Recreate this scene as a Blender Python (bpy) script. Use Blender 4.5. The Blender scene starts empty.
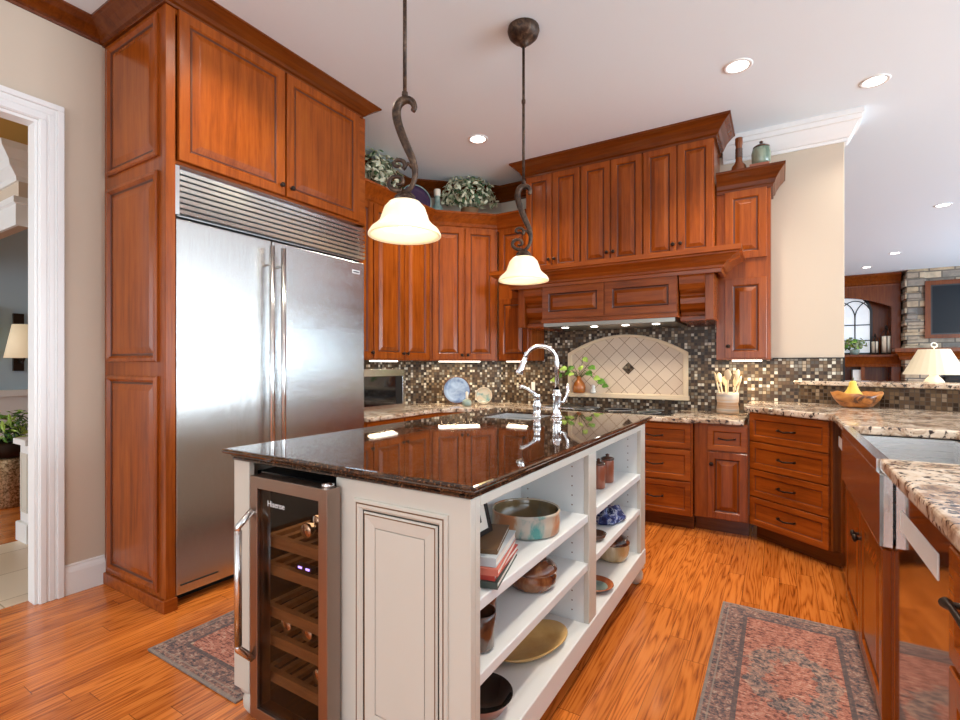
import bpy, math, random
from math import sin, cos, pi, radians as R
from mathutils import Vector, Matrix
random.seed(7)
sc = bpy.context.scene
COL = sc.collection

# ------------------------------------------------------------------ camera
cd = bpy.data.cameras.new('camera'); cam = bpy.data.objects.new('camera', cd); COL.objects.link(cam)
cam.location = (0, 0, 1.2); cam.rotation_euler = (R(90), 0, R(31.4))
cd.sensor_width = 36; cd.lens = 36*490/960; cd.shift_y = 5/960; cd.clip_start = .02; cd.clip_end = 100
sc.camera = cam
# ------------------------------------------------------------------ world, window and added fill light, exposure
W = bpy.data.worlds.new('world'); sc.world = W; W.use_nodes = True
WN = W.node_tree.nodes['Background']; WN.inputs[0].default_value = (.86, .93, 1.0, 1); WN.inputs[1].default_value = 1.2
sc.view_settings.view_transform = 'Standard'; sc.view_settings.look = 'None'
sc.view_settings.exposure = 0.24; sc.view_settings.gamma = 1.0
def area(name, loc, rot, sx, sy, power, col=(1, 1, 1)):
    d = bpy.data.lights.new(name, 'AREA'); d.shape = 'RECTANGLE'; d.size = sx; d.size_y = sy; d.energy = power; d.color = col
    o = bpy.data.objects.new(name, d); COL.objects.link(o); o.location = loc; o.rotation_euler = rot; return o
area('daylight_right', (5.85, 2.6, 1.55), (R(130), 0, R(90)), 5.0, 2.2, 400, (.78, .90, 1))
area('daylight_behind', (.3, -3.7, 1.6), (R(132), 0, 0), 5.0, 2.3, 80, (.84, .93, 1))
area('fill_living', (5.85, 9.2, 1.6), (R(122), 0, R(90)), 5.0, 2.3, 380, (.58, .80, 1))  # unseen lamp added to lift the dim living room and its ceiling
area('fill_hall', (-5.4, -3.6, 1.6), (R(95), 0, 0), 1.6, 2.0, 90, (.85, .93, 1))  # unseen lamp added to brighten the hall beyond the doorway

# ------------------------------------------------------------------ helpers
class MB:
    def __init__(s): s.v = []; s.f = []; s.m = []; s.sm = []
    def add(s, vs, fs, m=0, smooth=False):
        b = len(s.v); s.v += [tuple(v) for v in vs]
        for f in fs: s.f.append([b+i for i in f]); s.m.append(m); s.sm.append(smooth)
        return s
    def box(s, x0, y0, z0, x1, y1, z1, m=0):
        if x0 > x1: x0, x1 = x1, x0
        if y0 > y1: y0, y1 = y1, y0
        if z0 > z1: z0, z1 = z1, z0
        return s.add([(x0,y0,z0),(x1,y0,z0),(x1,y1,z0),(x0,y1,z0),(x0,y0,z1),(x1,y0,z1),(x1,y1,z1),(x0,y1,z1)],
              [(0,3,2,1),(4,5,6,7),(0,1,5,4),(1,2,6,5),(2,3,7,6),(3,0,4,7)], m)
    def poly(s, pts, z0, z1, m=0):                     # vertical prism of an xy polygon
        n = len(pts); a = sum(pts[i][0]*pts[(i+1)%n][1]-pts[(i+1)%n][0]*pts[i][1] for i in range(n))
        if a < 0: pts = pts[::-1]
        return s.add([(x,y,z0) for x,y in pts]+[(x,y,z1) for x,y in pts],
              [list(range(n))[::-1], list(range(n,2*n))]+[(i,(i+1)%n,n+(i+1)%n,n+i) for i in range(n)], m)
    def rings(s, rs, m=0, cap0=True, cap1=True, smooth=False, mats=None, closed=True):
        n = len(rs[0]); b = []; fs = []; vs = []
        for r in rs: vs += r
        for k in range(len(rs)-1):
            ff = [(k*n+i, k*n+(i+1)%n, (k+1)*n+(i+1)%n, (k+1)*n+i) for i in range(n if closed else n-1)]
            if mats: s_b = len(s.v)
            fs.append(ff)
        base = len(s.v); s.v += [tuple(v) for v in vs]
        for k, ff in enumerate(fs):
            for f in ff: s.f.append([base+i for i in f]); s.m.append(mats[k] if mats else m); s.sm.append(smooth)
        if cap0: s.f.append([base+i for i in range(n)][::-1]); s.m.append(mats[0] if mats else m); s.sm.append(False)
        if cap1: s.f.append([base+(len(rs)-1)*n+i for i in range(n)]); s.m.append(mats[-1] if mats else m); s.sm.append(False)
        return s
    def lathe(s, prof, c=(0,0,0), seg=24, m=0, sx=1, sy=1, rot=None, mats=None, open0=False):
        rs = []
        for r, z in prof:
            ring = [Vector((max(r,1e-4)*cos(2*pi*i/seg)*sx, max(r,1e-4)*sin(2*pi*i/seg)*sy, z)) for i in range(seg)]
            if rot: ring = [rot @ p for p in ring]
            rs.append([p+Vector(c) for p in ring])
        return s.rings(rs, m, smooth=True, mats=mats, cap0=not open0, cap1=prof[-1][0] < .006)
    def tube(s, path, rad, seg=8, m=0, flat=1.0):
        P = [Vector(p) for p in path]; n = len(P)
        if not isinstance(rad, (list, tuple)): rad = [rad]*n
        rs = []; up = None
        for i in range(n):
            t = (P[min(i+1,n-1)]-P[max(i-1,0)]).normalized()
            if up is None:
                up = Vector((0,0,1)) if abs(t.z) < .9 else Vector((1,0,0))
            a = t.cross(up)
            if a.length < 1e-5: a = t.cross(Vector((0,1,0)))
            a.normalize(); b = a.cross(t).normalized(); up = b
            rs.append([P[i]+a*rad[i]*cos(2*pi*k/seg)*flat+b*rad[i]*sin(2*pi*k/seg) for k in range(seg)])
        return s.rings(rs, m, smooth=True)
    def sweep(s, path, prof, m=0, closed=False):        # profile (outward, z) along xy path; outward = right of travel
        n = len(path); rs = []
        for i in range(n):
            ns = []
            if i > 0 or closed:
                d = Vector(path[i])-Vector(path[i-1]); d.normalize(); ns.append(Vector((d.y,-d.x)))
            if i < n-1 or closed:
                d = Vector(path[(i+1)%n])-Vector(path[i]); d.normalize(); ns.append(Vector((d.y,-d.x)))
            q = ns[0] if len(ns) == 1 else (ns[0]+ns[1])/(1+ns[0].dot(ns[1]))
            rs.append([(path[i][0]+q.x*o, path[i][1]+q.y*o, z) for o, z in prof])
        if closed: rs.append(rs[0])
        return s.rings(rs, m, cap0=not closed, cap1=not closed)
    def panel(s, x0, z0, w, h, prof, mats=None, y=0.0, m=0):   # nested rectangles (inset, depth): raised panels
        rs = []
        for ins, d in prof:
            a, b, c, e = x0+ins, x0+w-ins, z0+ins, z0+h-ins
            rs.append([(a,y+d,c),(b,y+d,c),(b,y+d,e),(a,y+d,e)])
        return s.rings(rs, m, cap0=True, cap1=True, mats=mats)
    def mv(s, M):
        s.v = [tuple(M @ Vector(v)) for v in s.v]; return s
    def build(s, name, mats, parent=None, world=False, bev=0, seg=2, base=None, sub=0):
        me = bpy.data.meshes.new(name)
        if not isinstance(mats, (list, tuple)): mats = [mats]
        vs = s.v
        if parent is not None and world:
            Mi = parent.matrix_basis.inverted(); vs = [tuple(Mi @ Vector(v)) for v in vs]
            p = parent.parent
        if parent is None and base is None and vs:
            xs = [v[0] for v in vs]; ys = [v[1] for v in vs]; zs = [v[2] for v in vs]
            base = ((min(xs)+max(xs))/2, (min(ys)+max(ys))/2, min(zs))
        if parent is None:
            vs = [(v[0]-base[0], v[1]-base[1], v[2]-base[2]) for v in vs]
        me.from_pydata(vs, [], s.f)
        for mt in mats: me.materials.append(mt)
        me.polygons.foreach_set('material_index', s.m); me.polygons.foreach_set('use_smooth', s.sm)
        me.update()
        o = bpy.data.objects.new(name, me); COL.objects.link(o)
        if parent is not None: o.parent = parent
        else: o.location = base
        if bev:
            b = o.modifiers.new('bevel', 'BEVEL'); b.width = bev; b.segments = seg; b.limit_method = 'ANGLE'; b.angle_limit = R(40); b.harden_normals = False
        if sub:
            b = o.modifiers.new('subsurf', 'SUBSURF'); b.levels = sub; b.render_levels = sub
        return o

def tag(o, label, cat, group=None):
    o['label'] = label; o['category'] = cat; o['kind'] = 'thing'
    if group: o['group'] = group
    return o
def thing(name, label, cat, loc=(0,0,0), rz=0, group=None):
    o = bpy.data.objects.new(name, None); COL.objects.link(o); o.empty_display_size = .05
    o.location = loc; o.rotation_euler = (0,0,R(rz)); o.matrix_basis = Matrix.Translation(loc) @ Matrix.Rotation(R(rz),4,'Z')
    return tag(o, label, cat, group)
def struct(o): o['kind'] = 'structure'; return o
def at_sub(mb, name, mats, part, root, **k):           # sub-part in the coordinates of its thing (parts sit at the thing's origin)
    return mb.build(name, mats, part, **k)

# ------------------------------------------------------------------ materials
def mat(name):
    m = bpy.data.materials.new(name); m.use_nodes = True; nt = m.node_tree
    return m, nt, nt.nodes['Principled BSDF']
def N(nt, t, **k):
    n = nt.nodes.new(t)
    for a, b in k.items(): setattr(n, a, b)
    return n
def simple(name, col, rough=.5, metal=0, coat=0, emit=None, es=0, trans=0, ior=1.45, spec=.5):
    m, nt, b = mat(name)
    b.inputs['Base Color'].default_value = (*col, 1); b.inputs['Roughness'].default_value = rough; b.inputs['Metallic'].default_value = metal
    b.inputs['Coat Weight'].default_value = coat; b.inputs['Coat Roughness'].default_value = .08
    b.inputs['Transmission Weight'].default_value = trans; b.inputs['IOR'].default_value = ior; b.inputs['Specular IOR Level'].default_value = spec
    if emit: b.inputs['Emission Color'].default_value = (*emit, 1); b.inputs['Emission Strength'].default_value = es
    return m
def ramp(nt, stops, interp='LINEAR'):
    r = N(nt, 'ShaderNodeValToRGB'); cr = r.color_ramp; cr.interpolation = interp
    while len(cr.elements) < len(stops): cr.elements.new(.5)
    for e, (p, c) in zip(cr.elements, stops): e.position = p; e.color = (*c, 1)
    return r
def math_(nt, op, a, b=None, c=None):
    n = N(nt, 'ShaderNodeMath', operation=op)
    for i, q in enumerate((a, b, c)):
        if q is None: continue
        if isinstance(q, (int, float)): n.inputs[i].default_value = q
        else: nt.links.new(q, n.inputs[i])
    return n.outputs[0]
def objcoord(nt, scale=(1,1,1), rnd=True):
    tc = N(nt, 'ShaderNodeTexCoord'); mp = N(nt, 'ShaderNodeMapping'); mp.inputs['Scale'].default_value = scale
    if rnd:
        oi = N(nt, 'ShaderNodeObjectInfo'); ad = N(nt, 'ShaderNodeVectorMath', operation='ADD'); ml = N(nt, 'ShaderNodeMath', operation='MULTIPLY')
        ml.inputs[1].default_value = 37.; nt.links.new(oi.outputs['Random'], ml.inputs[0])
        nt.links.new(tc.outputs['Object'], ad.inputs[0]); nt.links.new(ml.outputs[0], ad.inputs[1]); nt.links.new(ad.outputs[0], mp.inputs['Vector'])
    else: nt.links.new(tc.outputs['Object'], mp.inputs['Vector'])
    return mp.outputs[0]
def noise(nt, vec, scale, detail=4, rough=.55, dist=0):
    n = N(nt, 'ShaderNodeTexNoise'); n.inputs['Scale'].default_value = scale; n.inputs['Detail'].default_value = detail
    n.inputs['Roughness'].default_value = rough; n.inputs['Distortion'].default_value = dist
    nt.links.new(vec, n.inputs['Vector']); return n.outputs[0]
def mixc(nt, f, a, b, bt='MIX'):
    n = N(nt, 'ShaderNodeMix', data_type='RGBA', blend_type=bt)
    if isinstance(f, (int, float)): n.inputs[0].default_value = f
    else: nt.links.new(f, n.inputs[0])
    for i, q in ((6, a), (7, b)):
        if isinstance(q, tuple): n.inputs[i].default_value = (*q, 1)
        else: nt.links.new(q, n.inputs[i])
    return n.outputs[2]
def bump(nt, b, h, strength=.2, dist=.002):
    n = N(nt, 'ShaderNodeBump'); n.inputs['Strength'].default_value = strength; n.inputs['Distance'].default_value = dist
    nt.links.new(h, n.inputs['Height']); nt.links.new(n.outputs[0], b.inputs['Normal'])

def wood(name, axis, tint=1.0, dark=(.155,.030,.0030), mid=(.275,.058,.0055), light=(.36,.088,.0095), rough=.24):
    m, nt, b = mat(name)
    s = {'x': (.9,14,14), 'y': (14,.9,14), 'z': (14,14,.9)}[axis]
    v = objcoord(nt, s); n1 = noise(nt, v, 2.2, 6, .6, .6); n2 = noise(nt, v, 12, 3, .6)
    v2 = objcoord(nt, (1.6,1.6,1.0)); n3 = noise(nt, v2, 1.6, 3)
    f = math_(nt, 'ADD', math_(nt, 'MULTIPLY', n1, .55), math_(nt, 'ADD', math_(nt, 'MULTIPLY', n2, .18), math_(nt, 'MULTIPLY', n3, .3)))
    sc_ = lambda c: tuple(x*tint for x in c)
    r = ramp(nt, [(.36, sc_(dark)), (.52, sc_(mid)), (.68, sc_(light))]); nt.links.new(f, r.inputs[0])
    nt.links.new(r.outputs[0], b.inputs['Base Color'])
    b.inputs['Roughness'].default_value = rough; b.inputs['Specular IOR Level'].default_value = .3; b.inputs['Coat Weight'].default_value = .08; b.inputs['Coat Roughness'].default_value = .14
    bump(nt, b, n2, .06, .001); return m
M = {}
M['wood'] = wood('cherry_upright', 'z'); M['woodx'] = wood('cherry_crosswise', 'x'); M['woody'] = wood('cherry_lengthwise', 'y')
M['crown'] = wood('cherry_crown', 'x', .5)
M['groove'] = simple('cherry_glaze', (.09,.020,.005), .35)
M['darkwood'] = wood('dark_cherry', 'x', .42)
M['oldwood'] = wood('living_room_cherry', 'z', .62)
M['bronze'] = simple('oiled_bronze', (.035,.022,.016), .38, .8)
M['iron'] = None
M['white'] = simple('white_trim_paint', (.80,.80,.79), .35)
M['ceil'] = simple('ceiling_paint', (.77,.865,.925), .75)
M['beige'] = simple('beige_wall_paint', (.60,.505,.40), .7)
M['cream'] = simple('antique_cream_paint', (.62,.585,.51), .36)
M['inner'] = simple('bookcase_white_paint', (.76,.77,.76), .4)
M['glaze'] = simple('brown_glaze', (.17,.085,.04), .45)
M['black'] = simple('black_plastic', (.012,.012,.013), .3)
M['dark'] = simple('matte_black', (.008,.008,.008), .7)  # flat black for toe kicks, plinth and frames
M['chrome'] = simple('chrome', (.86,.87,.88), .07, 1)
M['blue'] = simple('dining_blue_paint', (.42,.57,.68), .7)
M['gold'] = simple('ochre_ceiling_paint', (.55,.30,.06), .7)
M['niche'] = simple('cream_stone_border', (.78,.64,.46), .45)
M['candle'] = simple('ivory_wax', (.86,.78,.64), .5)
M['leaf'] = simple('green_leaf', (.10,.26,.03), .45)
M['leaf2'] = simple('lime_leaf', (.36,.55,.10), .45)
M['leafd'] = simple('dark_green_leaf', (.06,.12,.05), .5)
M['leafp'] = simple('pale_variegated_leaf', (.72,.70,.50), .5)
M['leafg'] = simple('grey_green_leaf', (.25,.29,.16), .5)
M['stem'] = simple('plant_stem', (.10,.13,.04), .6)
M['wicker'] = simple('wicker', (.20,.11,.05), .7)
M['redclay'] = simple('red_clay_glaze', (.34,.10,.05), .28, coat=.4)
M['umber'] = simple('umber_glaze', (.09,.035,.018), .16, coat=.6)
M['bottlebrown'] = simple('brown_bottle_glaze', (.20,.055,.014), .15, coat=.5)
M['white_gl'] = simple('white_ceramic', (.85,.84,.8), .2, coat=.5)
M['paper'] = simple('page_paper', (.80,.76,.68), .8)
M['pear'] = simple('pear_skin', (.75,.55,.09), .4)
M['shadew'] = simple('linen_lamp_shade', (.78,.66,.48), .8, emit=(1,.80,.5), es=.25)
M['led'] = simple('blue_led', (.1,.1,.8), .4, emit=(.25,.2,1), es=6)
M['sign'] = simple('silver_print', (.75,.75,.75), .4)
M['lit'] = simple('lamp_diffuser', (1,1,1), .4, emit=(1,.95,.86), es=9)
M['strip'] = simple('cabinet_strip_light', (1,1,1), .4, emit=(1,.90,.72), es=2.2)
M['tileh'] = None

def m_ceiling_shade():
    m, nt, b = mat('alabaster_glass')
    b.inputs['Base Color'].default_value = (.95,.88,.70,1); b.inputs['Roughness'].default_value = .3
    tc = N(nt, 'ShaderNodeTexCoord')
    lw = N(nt, 'ShaderNodeLayerWeight'); lw.inputs[0].default_value = .45
    r = ramp(nt, [(0, (1,.93,.70)), (.75, (1,.80,.42))]); nt.links.new(lw.outputs['Facing'], r.inputs[0])
    nt.links.new(r.outputs[0], b.inputs['Emission Color']); b.inputs['Emission Strength'].default_value = 1.25
    return m
M['shade'] = simple('alabaster_glass', (.9,.80,.58), .3, emit=(1,.82,.46), es=.40, coat=.3)
M['bulb'] = simple('frosted_bulb', (1,1,1), .4, emit=(1,.86,.62), es=20)

def m_floor():
    m, nt, b = mat('oak_strip_floor')
    tc = N(nt, 'ShaderNodeTexCoord'); sp = N(nt, 'ShaderNodeSeparateXYZ'); nt.links.new(tc.outputs['Object'], sp.inputs[0])
    u = math_(nt, 'DIVIDE', sp.outputs[0], .083); iu = math_(nt, 'FLOOR', u); fu = math_(nt, 'SUBTRACT', u, iu)
    wn = N(nt, 'ShaderNodeTexWhiteNoise', noise_dimensions='1D'); nt.links.new(iu, wn.inputs['W'])
    v = math_(nt, 'ADD', math_(nt, 'DIVIDE', sp.outputs[1], 1.15), math_(nt, 'MULTIPLY', wn.outputs[0], 7.3)); iv = math_(nt, 'FLOOR', v); fv = math_(nt, 'SUBTRACT', v, iv)
    cb = N(nt, 'ShaderNodeCombineXYZ'); nt.links.new(iu, cb.inputs[0]); nt.links.new(iv, cb.inputs[1])
    wn2 = N(nt, 'ShaderNodeTexWhiteNoise', noise_dimensions='2D'); nt.links.new(cb.outputs[0], wn2.inputs['Vector'])
    off = N(nt, 'ShaderNodeVectorMath', operation='SCALE'); nt.links.new(wn2.outputs['Color'], off.inputs[0]); off.inputs['Scale'].default_value = 23.
    ad = N(nt, 'ShaderNodeVectorMath', operation='ADD'); nt.links.new(tc.outputs['Object'], ad.inputs[0]); nt.links.new(off.outputs[0], ad.inputs[1])
    mp = N(nt, 'ShaderNodeMapping'); mp.inputs['Scale'].default_value = (12, .75, 1); nt.links.new(ad.outputs[0], mp.inputs[0])
    big = noise(nt, mp.outputs[0], .8, 3, .5, .3)
    ring = math_(nt, 'FRACT', math_(nt, 'MULTIPLY', big, 15.))              # nested cathedral grain
    ring = math_(nt, 'ABSOLUTE', math_(nt, 'SUBTRACT', ring, .5))
    mp2 = N(nt, 'ShaderNodeMapping'); mp2.inputs['Scale'].default_value = (70, 3, 1); nt.links.new(ad.outputs[0], mp2.inputs[0])
    fine = noise(nt, mp2.outputs[0], 2.0, 4, .6)
    f = math_(nt, 'ADD', math_(nt, 'MULTIPLY', ring, .5), math_(nt, 'MULTIPLY', fine, .5))
    r = ramp(nt, [(.20, (.25,.055,.008)), (.29, (.49,.128,.018)), (.40, (.66,.195,.032)), (.7, (.73,.245,.047))]); nt.links.new(f, r.inputs[0])
    tone = ramp(nt, [(0, (.76,.68,.60)), (.5, (.96,.94,.92)), (1, (1.1,1.1,1.1))]); nt.links.new(wn2.outputs['Value'], tone.inputs[0])
    c = mixc(nt, 1., r.outputs[0], tone.outputs[0], 'MULTIPLY')
    e = math_(nt, 'MAXIMUM', math_(nt, 'LESS_THAN', fu, .022), math_(nt, 'LESS_THAN', fv, .0022))
    c = mixc(nt, math_(nt, 'MULTIPLY', e, .75), c, (.08,.022,.006)); nt.links.new(c, b.inputs['Base Color'])
    b.inputs['Roughness'].default_value = .24; b.inputs['Coat Weight'].default_value = .25; b.inputs['Coat Roughness'].default_value = .12
    bump(nt, b, math_(nt, 'SUBTRACT', math_(nt, 'MULTIPLY', fine, .4), e), .12, .002); return m
M['floor'] = m_floor()

def m_tile(name, pitch, stops, grout, gw=.07, rough=.12, metal=.0, axes=(0,2)):
    m, nt, b = mat(name)
    tc = N(nt, 'ShaderNodeTexCoord'); sp = N(nt, 'ShaderNodeSeparateXYZ'); nt.links.new(tc.outputs['Object'], sp.inputs[0])
    u = math_(nt, 'DIVIDE', sp.outputs[axes[0]], pitch); v = math_(nt, 'DIVIDE', sp.outputs[axes[1]], pitch)
    iu = math_(nt, 'FLOOR', u); iv = math_(nt, 'FLOOR', v); fu = math_(nt, 'SUBTRACT', u, iu); fv = math_(nt, 'SUBTRACT', v, iv)
    cb = N(nt, 'ShaderNodeCombineXYZ'); nt.links.new(iu, cb.inputs[0]); nt.links.new(iv, cb.inputs[1])
    wn = N(nt, 'ShaderNodeTexWhiteNoise', noise_dimensions='2D'); nt.links.new(cb.outputs[0], wn.inputs['Vector'])
    r = ramp(nt, stops, 'CONSTANT'); nt.links.new(wn.outputs['Value'], r.inputs[0])
    e = math_(nt, 'MAXIMUM', math_(nt, 'GREATER_THAN', math_(nt, 'ABSOLUTE', math_(nt, 'SUBTRACT', fu, .5)), .5-gw), math_(nt, 'GREATER_THAN', math_(nt, 'ABSOLUTE', math_(nt, 'SUBTRACT', fv, .5)), .5-gw))
    c = mixc(nt, e, r.outputs[0], grout); nt.links.new(c, b.inputs['Base Color'])
    nt.links.new(math_(nt, 'ADD', math_(nt, 'MULTIPLY', e, .5), rough), b.inputs['Roughness']); b.inputs['Specular IOR Level'].default_value = .28
    bump(nt, b, math_(nt, 'SUBTRACT', 1., e), .3, .002); return m
MOS = [(0,(.028,.016,.010)),(.20,(.065,.037,.020)),(.38,(.12,.073,.040)),(.54,(.085,.072,.058)),(.64,(.19,.13,.075)),(.74,(.24,.22,.18)),(.84,(.42,.34,.24)),(.92,(.70,.66,.56))]
M['mosaic'] = m_tile('glass_stone_mosaic', .0262, MOS, (.085,.058,.036), .075, .30)
MOSD = [(0,(.035,.022,.014)),(.25,(.075,.045,.026)),(.5,(.11,.07,.04)),(.75,(.16,.11,.065)),(.93,(.26,.2,.14))]
M['mosaicd'] = m_tile('brown_bar_mosaic', .0262, MOSD, (.07,.05,.035), .075)
M['halltile'] = m_tile('hall_floor_tile', .42, [(0,(.66,.53,.39)),(.5,(.70,.58,.44))], (.40,.30,.2), .008, .3, axes=(0,1))

def m_diag():
    m, nt, b = mat('tumbled_cream_tile')
    tc = N(nt, 'ShaderNodeTexCoord'); mp = N(nt, 'ShaderNodeMapping'); mp.inputs['Rotation'].default_value = (0, R(45), 0)
    nt.links.new(tc.outputs['Object'], mp.inputs[0]); sp = N(nt, 'ShaderNodeSeparateXYZ'); nt.links.new(mp.outputs[0], sp.inputs[0])
    fs = []; ids = []
    for k in (0, 2):
        u = math_(nt, 'ADD', math_(nt, 'DIVIDE', sp.outputs[k], .1), .5); i = math_(nt, 'FLOOR', u); ids.append(i)
        fs.append(math_(nt, 'GREATER_THAN', math_(nt, 'ABSOLUTE', math_(nt, 'SUBTRACT', math_(nt, 'SUBTRACT', u, i), .5)), .478))
    e = math_(nt, 'MAXIMUM', fs[0], fs[1])
    cb = N(nt, 'ShaderNodeCombineXYZ'); nt.links.new(ids[0], cb.inputs[0]); nt.links.new(ids[1], cb.inputs[1])
    wn = N(nt, 'ShaderNodeTexWhiteNoise', noise_dimensions='2D'); nt.links.new(cb.outputs[0], wn.inputs['Vector'])
    r = ramp(nt, [(0,(.66,.52,.40)),(1,(.74,.61,.48))]); nt.links.new(wn.outputs[0], r.inputs[0])
    nt.links.new(mixc(nt, e, r.outputs[0], (.26,.15,.085)), b.inputs['Base Color']); b.inputs['Roughness'].default_value = .45
    bump(nt, b, math_(nt, 'SUBTRACT', 1., e), .3, .002); return m
M['diag'] = m_diag()

def m_granite(name, scale, blot, speck, rough, coat=0):
    m, nt, b = mat(name); v = objcoord(nt, (1,1,1), False)
    n1 = noise(nt, v, scale, 6, .68, .8); n2 = noise(nt, v, scale*4.2, 4, .7, .3)
    r = ramp(nt, blot); nt.links.new(n1, r.inputs[0])
    r2 = ramp(nt, speck, 'EASE'); nt.links.new(n2, r2.inputs[0])
    nt.links.new(mixc(nt, r2.outputs[0], r.outputs[0], speck_col[name]), b.inputs['Base Color'])
    b.inputs['Roughness'].default_value = rough; b.inputs['Coat Weight'].default_value = coat; b.inputs['Coat Roughness'].default_value = .02; return m
speck_col = {'cream_granite': (.045,.030,.026), 'tan_brown_granite': (.20,.10,.05)}
M['granite'] = m_granite('cream_granite', 9, [(.32,(.17,.09,.055)),(.43,(.40,.27,.18)),(.53,(.66,.54,.42)),(.68,(.74,.66,.56))], [(.54,(0,0,0)),(.60,(1,1,1))], .12)
M['dgranite'] = m_granite('tan_brown_granite', 30, [(.35,(.010,.007,.006)),(.52,(.035,.017,.010)),(.66,(.10,.045,.022))], [(.55,(0,0,0)),(.64,(1,1,1))], .035, .3)

def m_steel(name, ax, col=(.72,.72,.71), rough=.2):
    m, nt, b = mat(name); v = objcoord(nt, {'y': (60,.6,60), 'z': (60,60,.6), 'x': (.6,60,60), 'f': (900,1,2.5)}[ax], False)
    n = noise(nt, v, 3, 3); b.inputs['Base Color'].default_value = (*col, 1); b.inputs['Metallic'].default_value = 1
    nt.links.new(math_(nt, 'ADD', math_(nt, 'MULTIPLY', n, .12), rough-.06), b.inputs['Roughness']); bump(nt, b, n, .5 if ax == 'f' else .025, .0008 if ax == 'f' else .001); return m
M['steel'] = m_steel('brushed_steel', 'y'); M['steelv'] = m_steel('brushed_steel_upright', 'z'); M['steelx'] = m_steel('brushed_steel_crosswise', 'x')
M['steelf'] = m_steel('horizontal_brushed_steel', 'f', (.54,.53,.51), .25)
M['steeld'] = m_steel('dark_steel', 'x', (.30,.28,.25), .3)  # darker steel for the hood insert
M['steelw'] = m_steel('bronzed_steel', 'z', (.36,.28,.24), .3)
M['steel2'] = m_steel('sink_steel', 'x', (.82,.83,.84), .28)

def m_glass_dark():
    m, nt, b = mat('smoked_glass'); nt.nodes.remove(b)
    t = N(nt, 'ShaderNodeBsdfTransparent'); t.inputs[0].default_value = (.80,.70,.62,1)
    g = N(nt, 'ShaderNodeBsdfGlossy'); g.inputs['Roughness'].default_value = .02
    fr = N(nt, 'ShaderNodeFresnel'); fr.inputs[0].default_value = 1.35
    ge = N(nt, 'ShaderNodeNewGeometry'); mx = N(nt, 'ShaderNodeMixShader'); nt.links.new(math_(nt, 'MULTIPLY', fr.outputs[0], math_(nt, 'SUBTRACT', 1., ge.outputs['Backfacing'])), mx.inputs[0]); nt.links.new(t.outputs[0], mx.inputs[1]); nt.links.new(g.outputs[0], mx.inputs[2])
    nt.links.new(mx.outputs[0], nt.nodes['Material Output'].inputs[0]); return m
M['smoke'] = m_glass_dark()
M['dwgloss'] = simple('glossy_dishwasher_front', (.075,.028,.014), .05, .35, coat=1)
M['blackglass'] = simple('black_glass', (.006,.006,.007), .04, coat=1)

def m_mottle(name, stops, scale=14, rough=.25, coat=.4, sq=(1,1,1), dist=.5, metal=0):
    m, nt, b = mat(name); v = objcoord(nt, sq); n = noise(nt, v, scale, 5, .6, dist)
    r = ramp(nt, stops); nt.links.new(n, r.inputs[0]); nt.links.new(r.outputs[0], b.inputs['Base Color'])
    b.inputs['Roughness'].default_value = rough; b.inputs['Coat Weight'].default_value = coat; b.inputs['Metallic'].default_value = metal; return m
M['iron'] = m_mottle('antiqued_bronze', [(.38,(.022,.012,.008)),(.55,(.07,.038,.022)),(.72,(.17,.11,.07))], 40, .45, 0, metal=.5)
M['dish'] = m_mottle('streaked_stoneware', [(.34,(.08,.30,.28)),(.42,(.50,.46,.40)),(.52,(.58,.48,.36)),(.60,(.55,.22,.09))], 9, .5, .1, (1,1,.35))
M['dishin'] = m_mottle('olive_glaze', [(.35,(.04,.14,.13)),(.5,(.16,.11,.05)),(.7,(.24,.16,.07))], 8, .18, .6)
M['cass'] = m_mottle('brown_drip_glaze', [(.38,(.05,.016,.010)),(.52,(.20,.06,.022)),(.62,(.33,.14,.05)),(.68,(.12,.05,.06))], 11, .15, .7, (1,1,.5))
M['tan'] = m_mottle('tan_glaze', [(.35,(.50,.29,.085)),(.6,(.68,.45,.17))], 6, .3, .4)
M['bluecl'] = m_mottle('blue_print_cloth', [(.42,(.015,.02,.10)),(.5,(.05,.08,.28)),(.58,(.55,.60,.72)),(.62,(.02,.03,.12))], 22, .8, 0)
M['creamjar'] = m_mottle('cream_drip_glaze', [(.42,(.70,.56,.36)),(.6,(.50,.30,.12))], 10, .25, .5, (1,1,.2))
M['redplate'] = m_mottle('red_plate_glaze', [(.4,(.36,.09,.03)),(.6,(.45,.15,.05))], 9, .2, .6)
M['teal'] = m_mottle('teal_glaze', [(.4,(.16,.24,.22)),(.6,(.34,.42,.36))], 9, .3, .3)
M['purple'] = simple('purple_plate_glaze', (.045,.02,.06), .2, coat=.5)
M['blueplate'] = m_mottle('blue_plate_glaze', [(.4,(.08,.13,.26)),(.6,(.25,.34,.5))], 5, .2, .5)
M['plates2'] = m_mottle('landscape_plate_glaze', [(.36,(.10,.25,.24)),(.5,(.55,.50,.36)),(.62,(.62,.42,.28))], 9, .2, .5)
M['jargreen'] = m_mottle('green_jar_glaze', [(.4,(.10,.16,.11)),(.52,(.30,.36,.26)),(.7,(.16,.09,.05))], 7, .25, .4, (1,1,.2))
M['crock'] = m_mottle('banded_stoneware', [(.40,(.50,.30,.17)),(.5,(.66,.54,.42)),(.6,(.40,.38,.36))], 5, .35, .2, (.2,.2,9))
M['bowlwood'] = m_mottle('burl_wood', [(.36,(.07,.02,.005)),(.46,(.42,.14,.025)),(.62,(.62,.27,.06))], 7, .3, .4, (1,1,1.6), 1.2)
M['utensil'] = m_mottle('pale_wood', [(.4,(.62,.45,.27)),(.6,(.74,.58,.38))], 6, .5, 0, (3,3,.5))
M['slat'] = m_mottle('beech_slat', [(.4,(.26,.15,.075)),(.6,(.34,.21,.11))], 8, .5, 0, (1,8,8))
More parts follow.
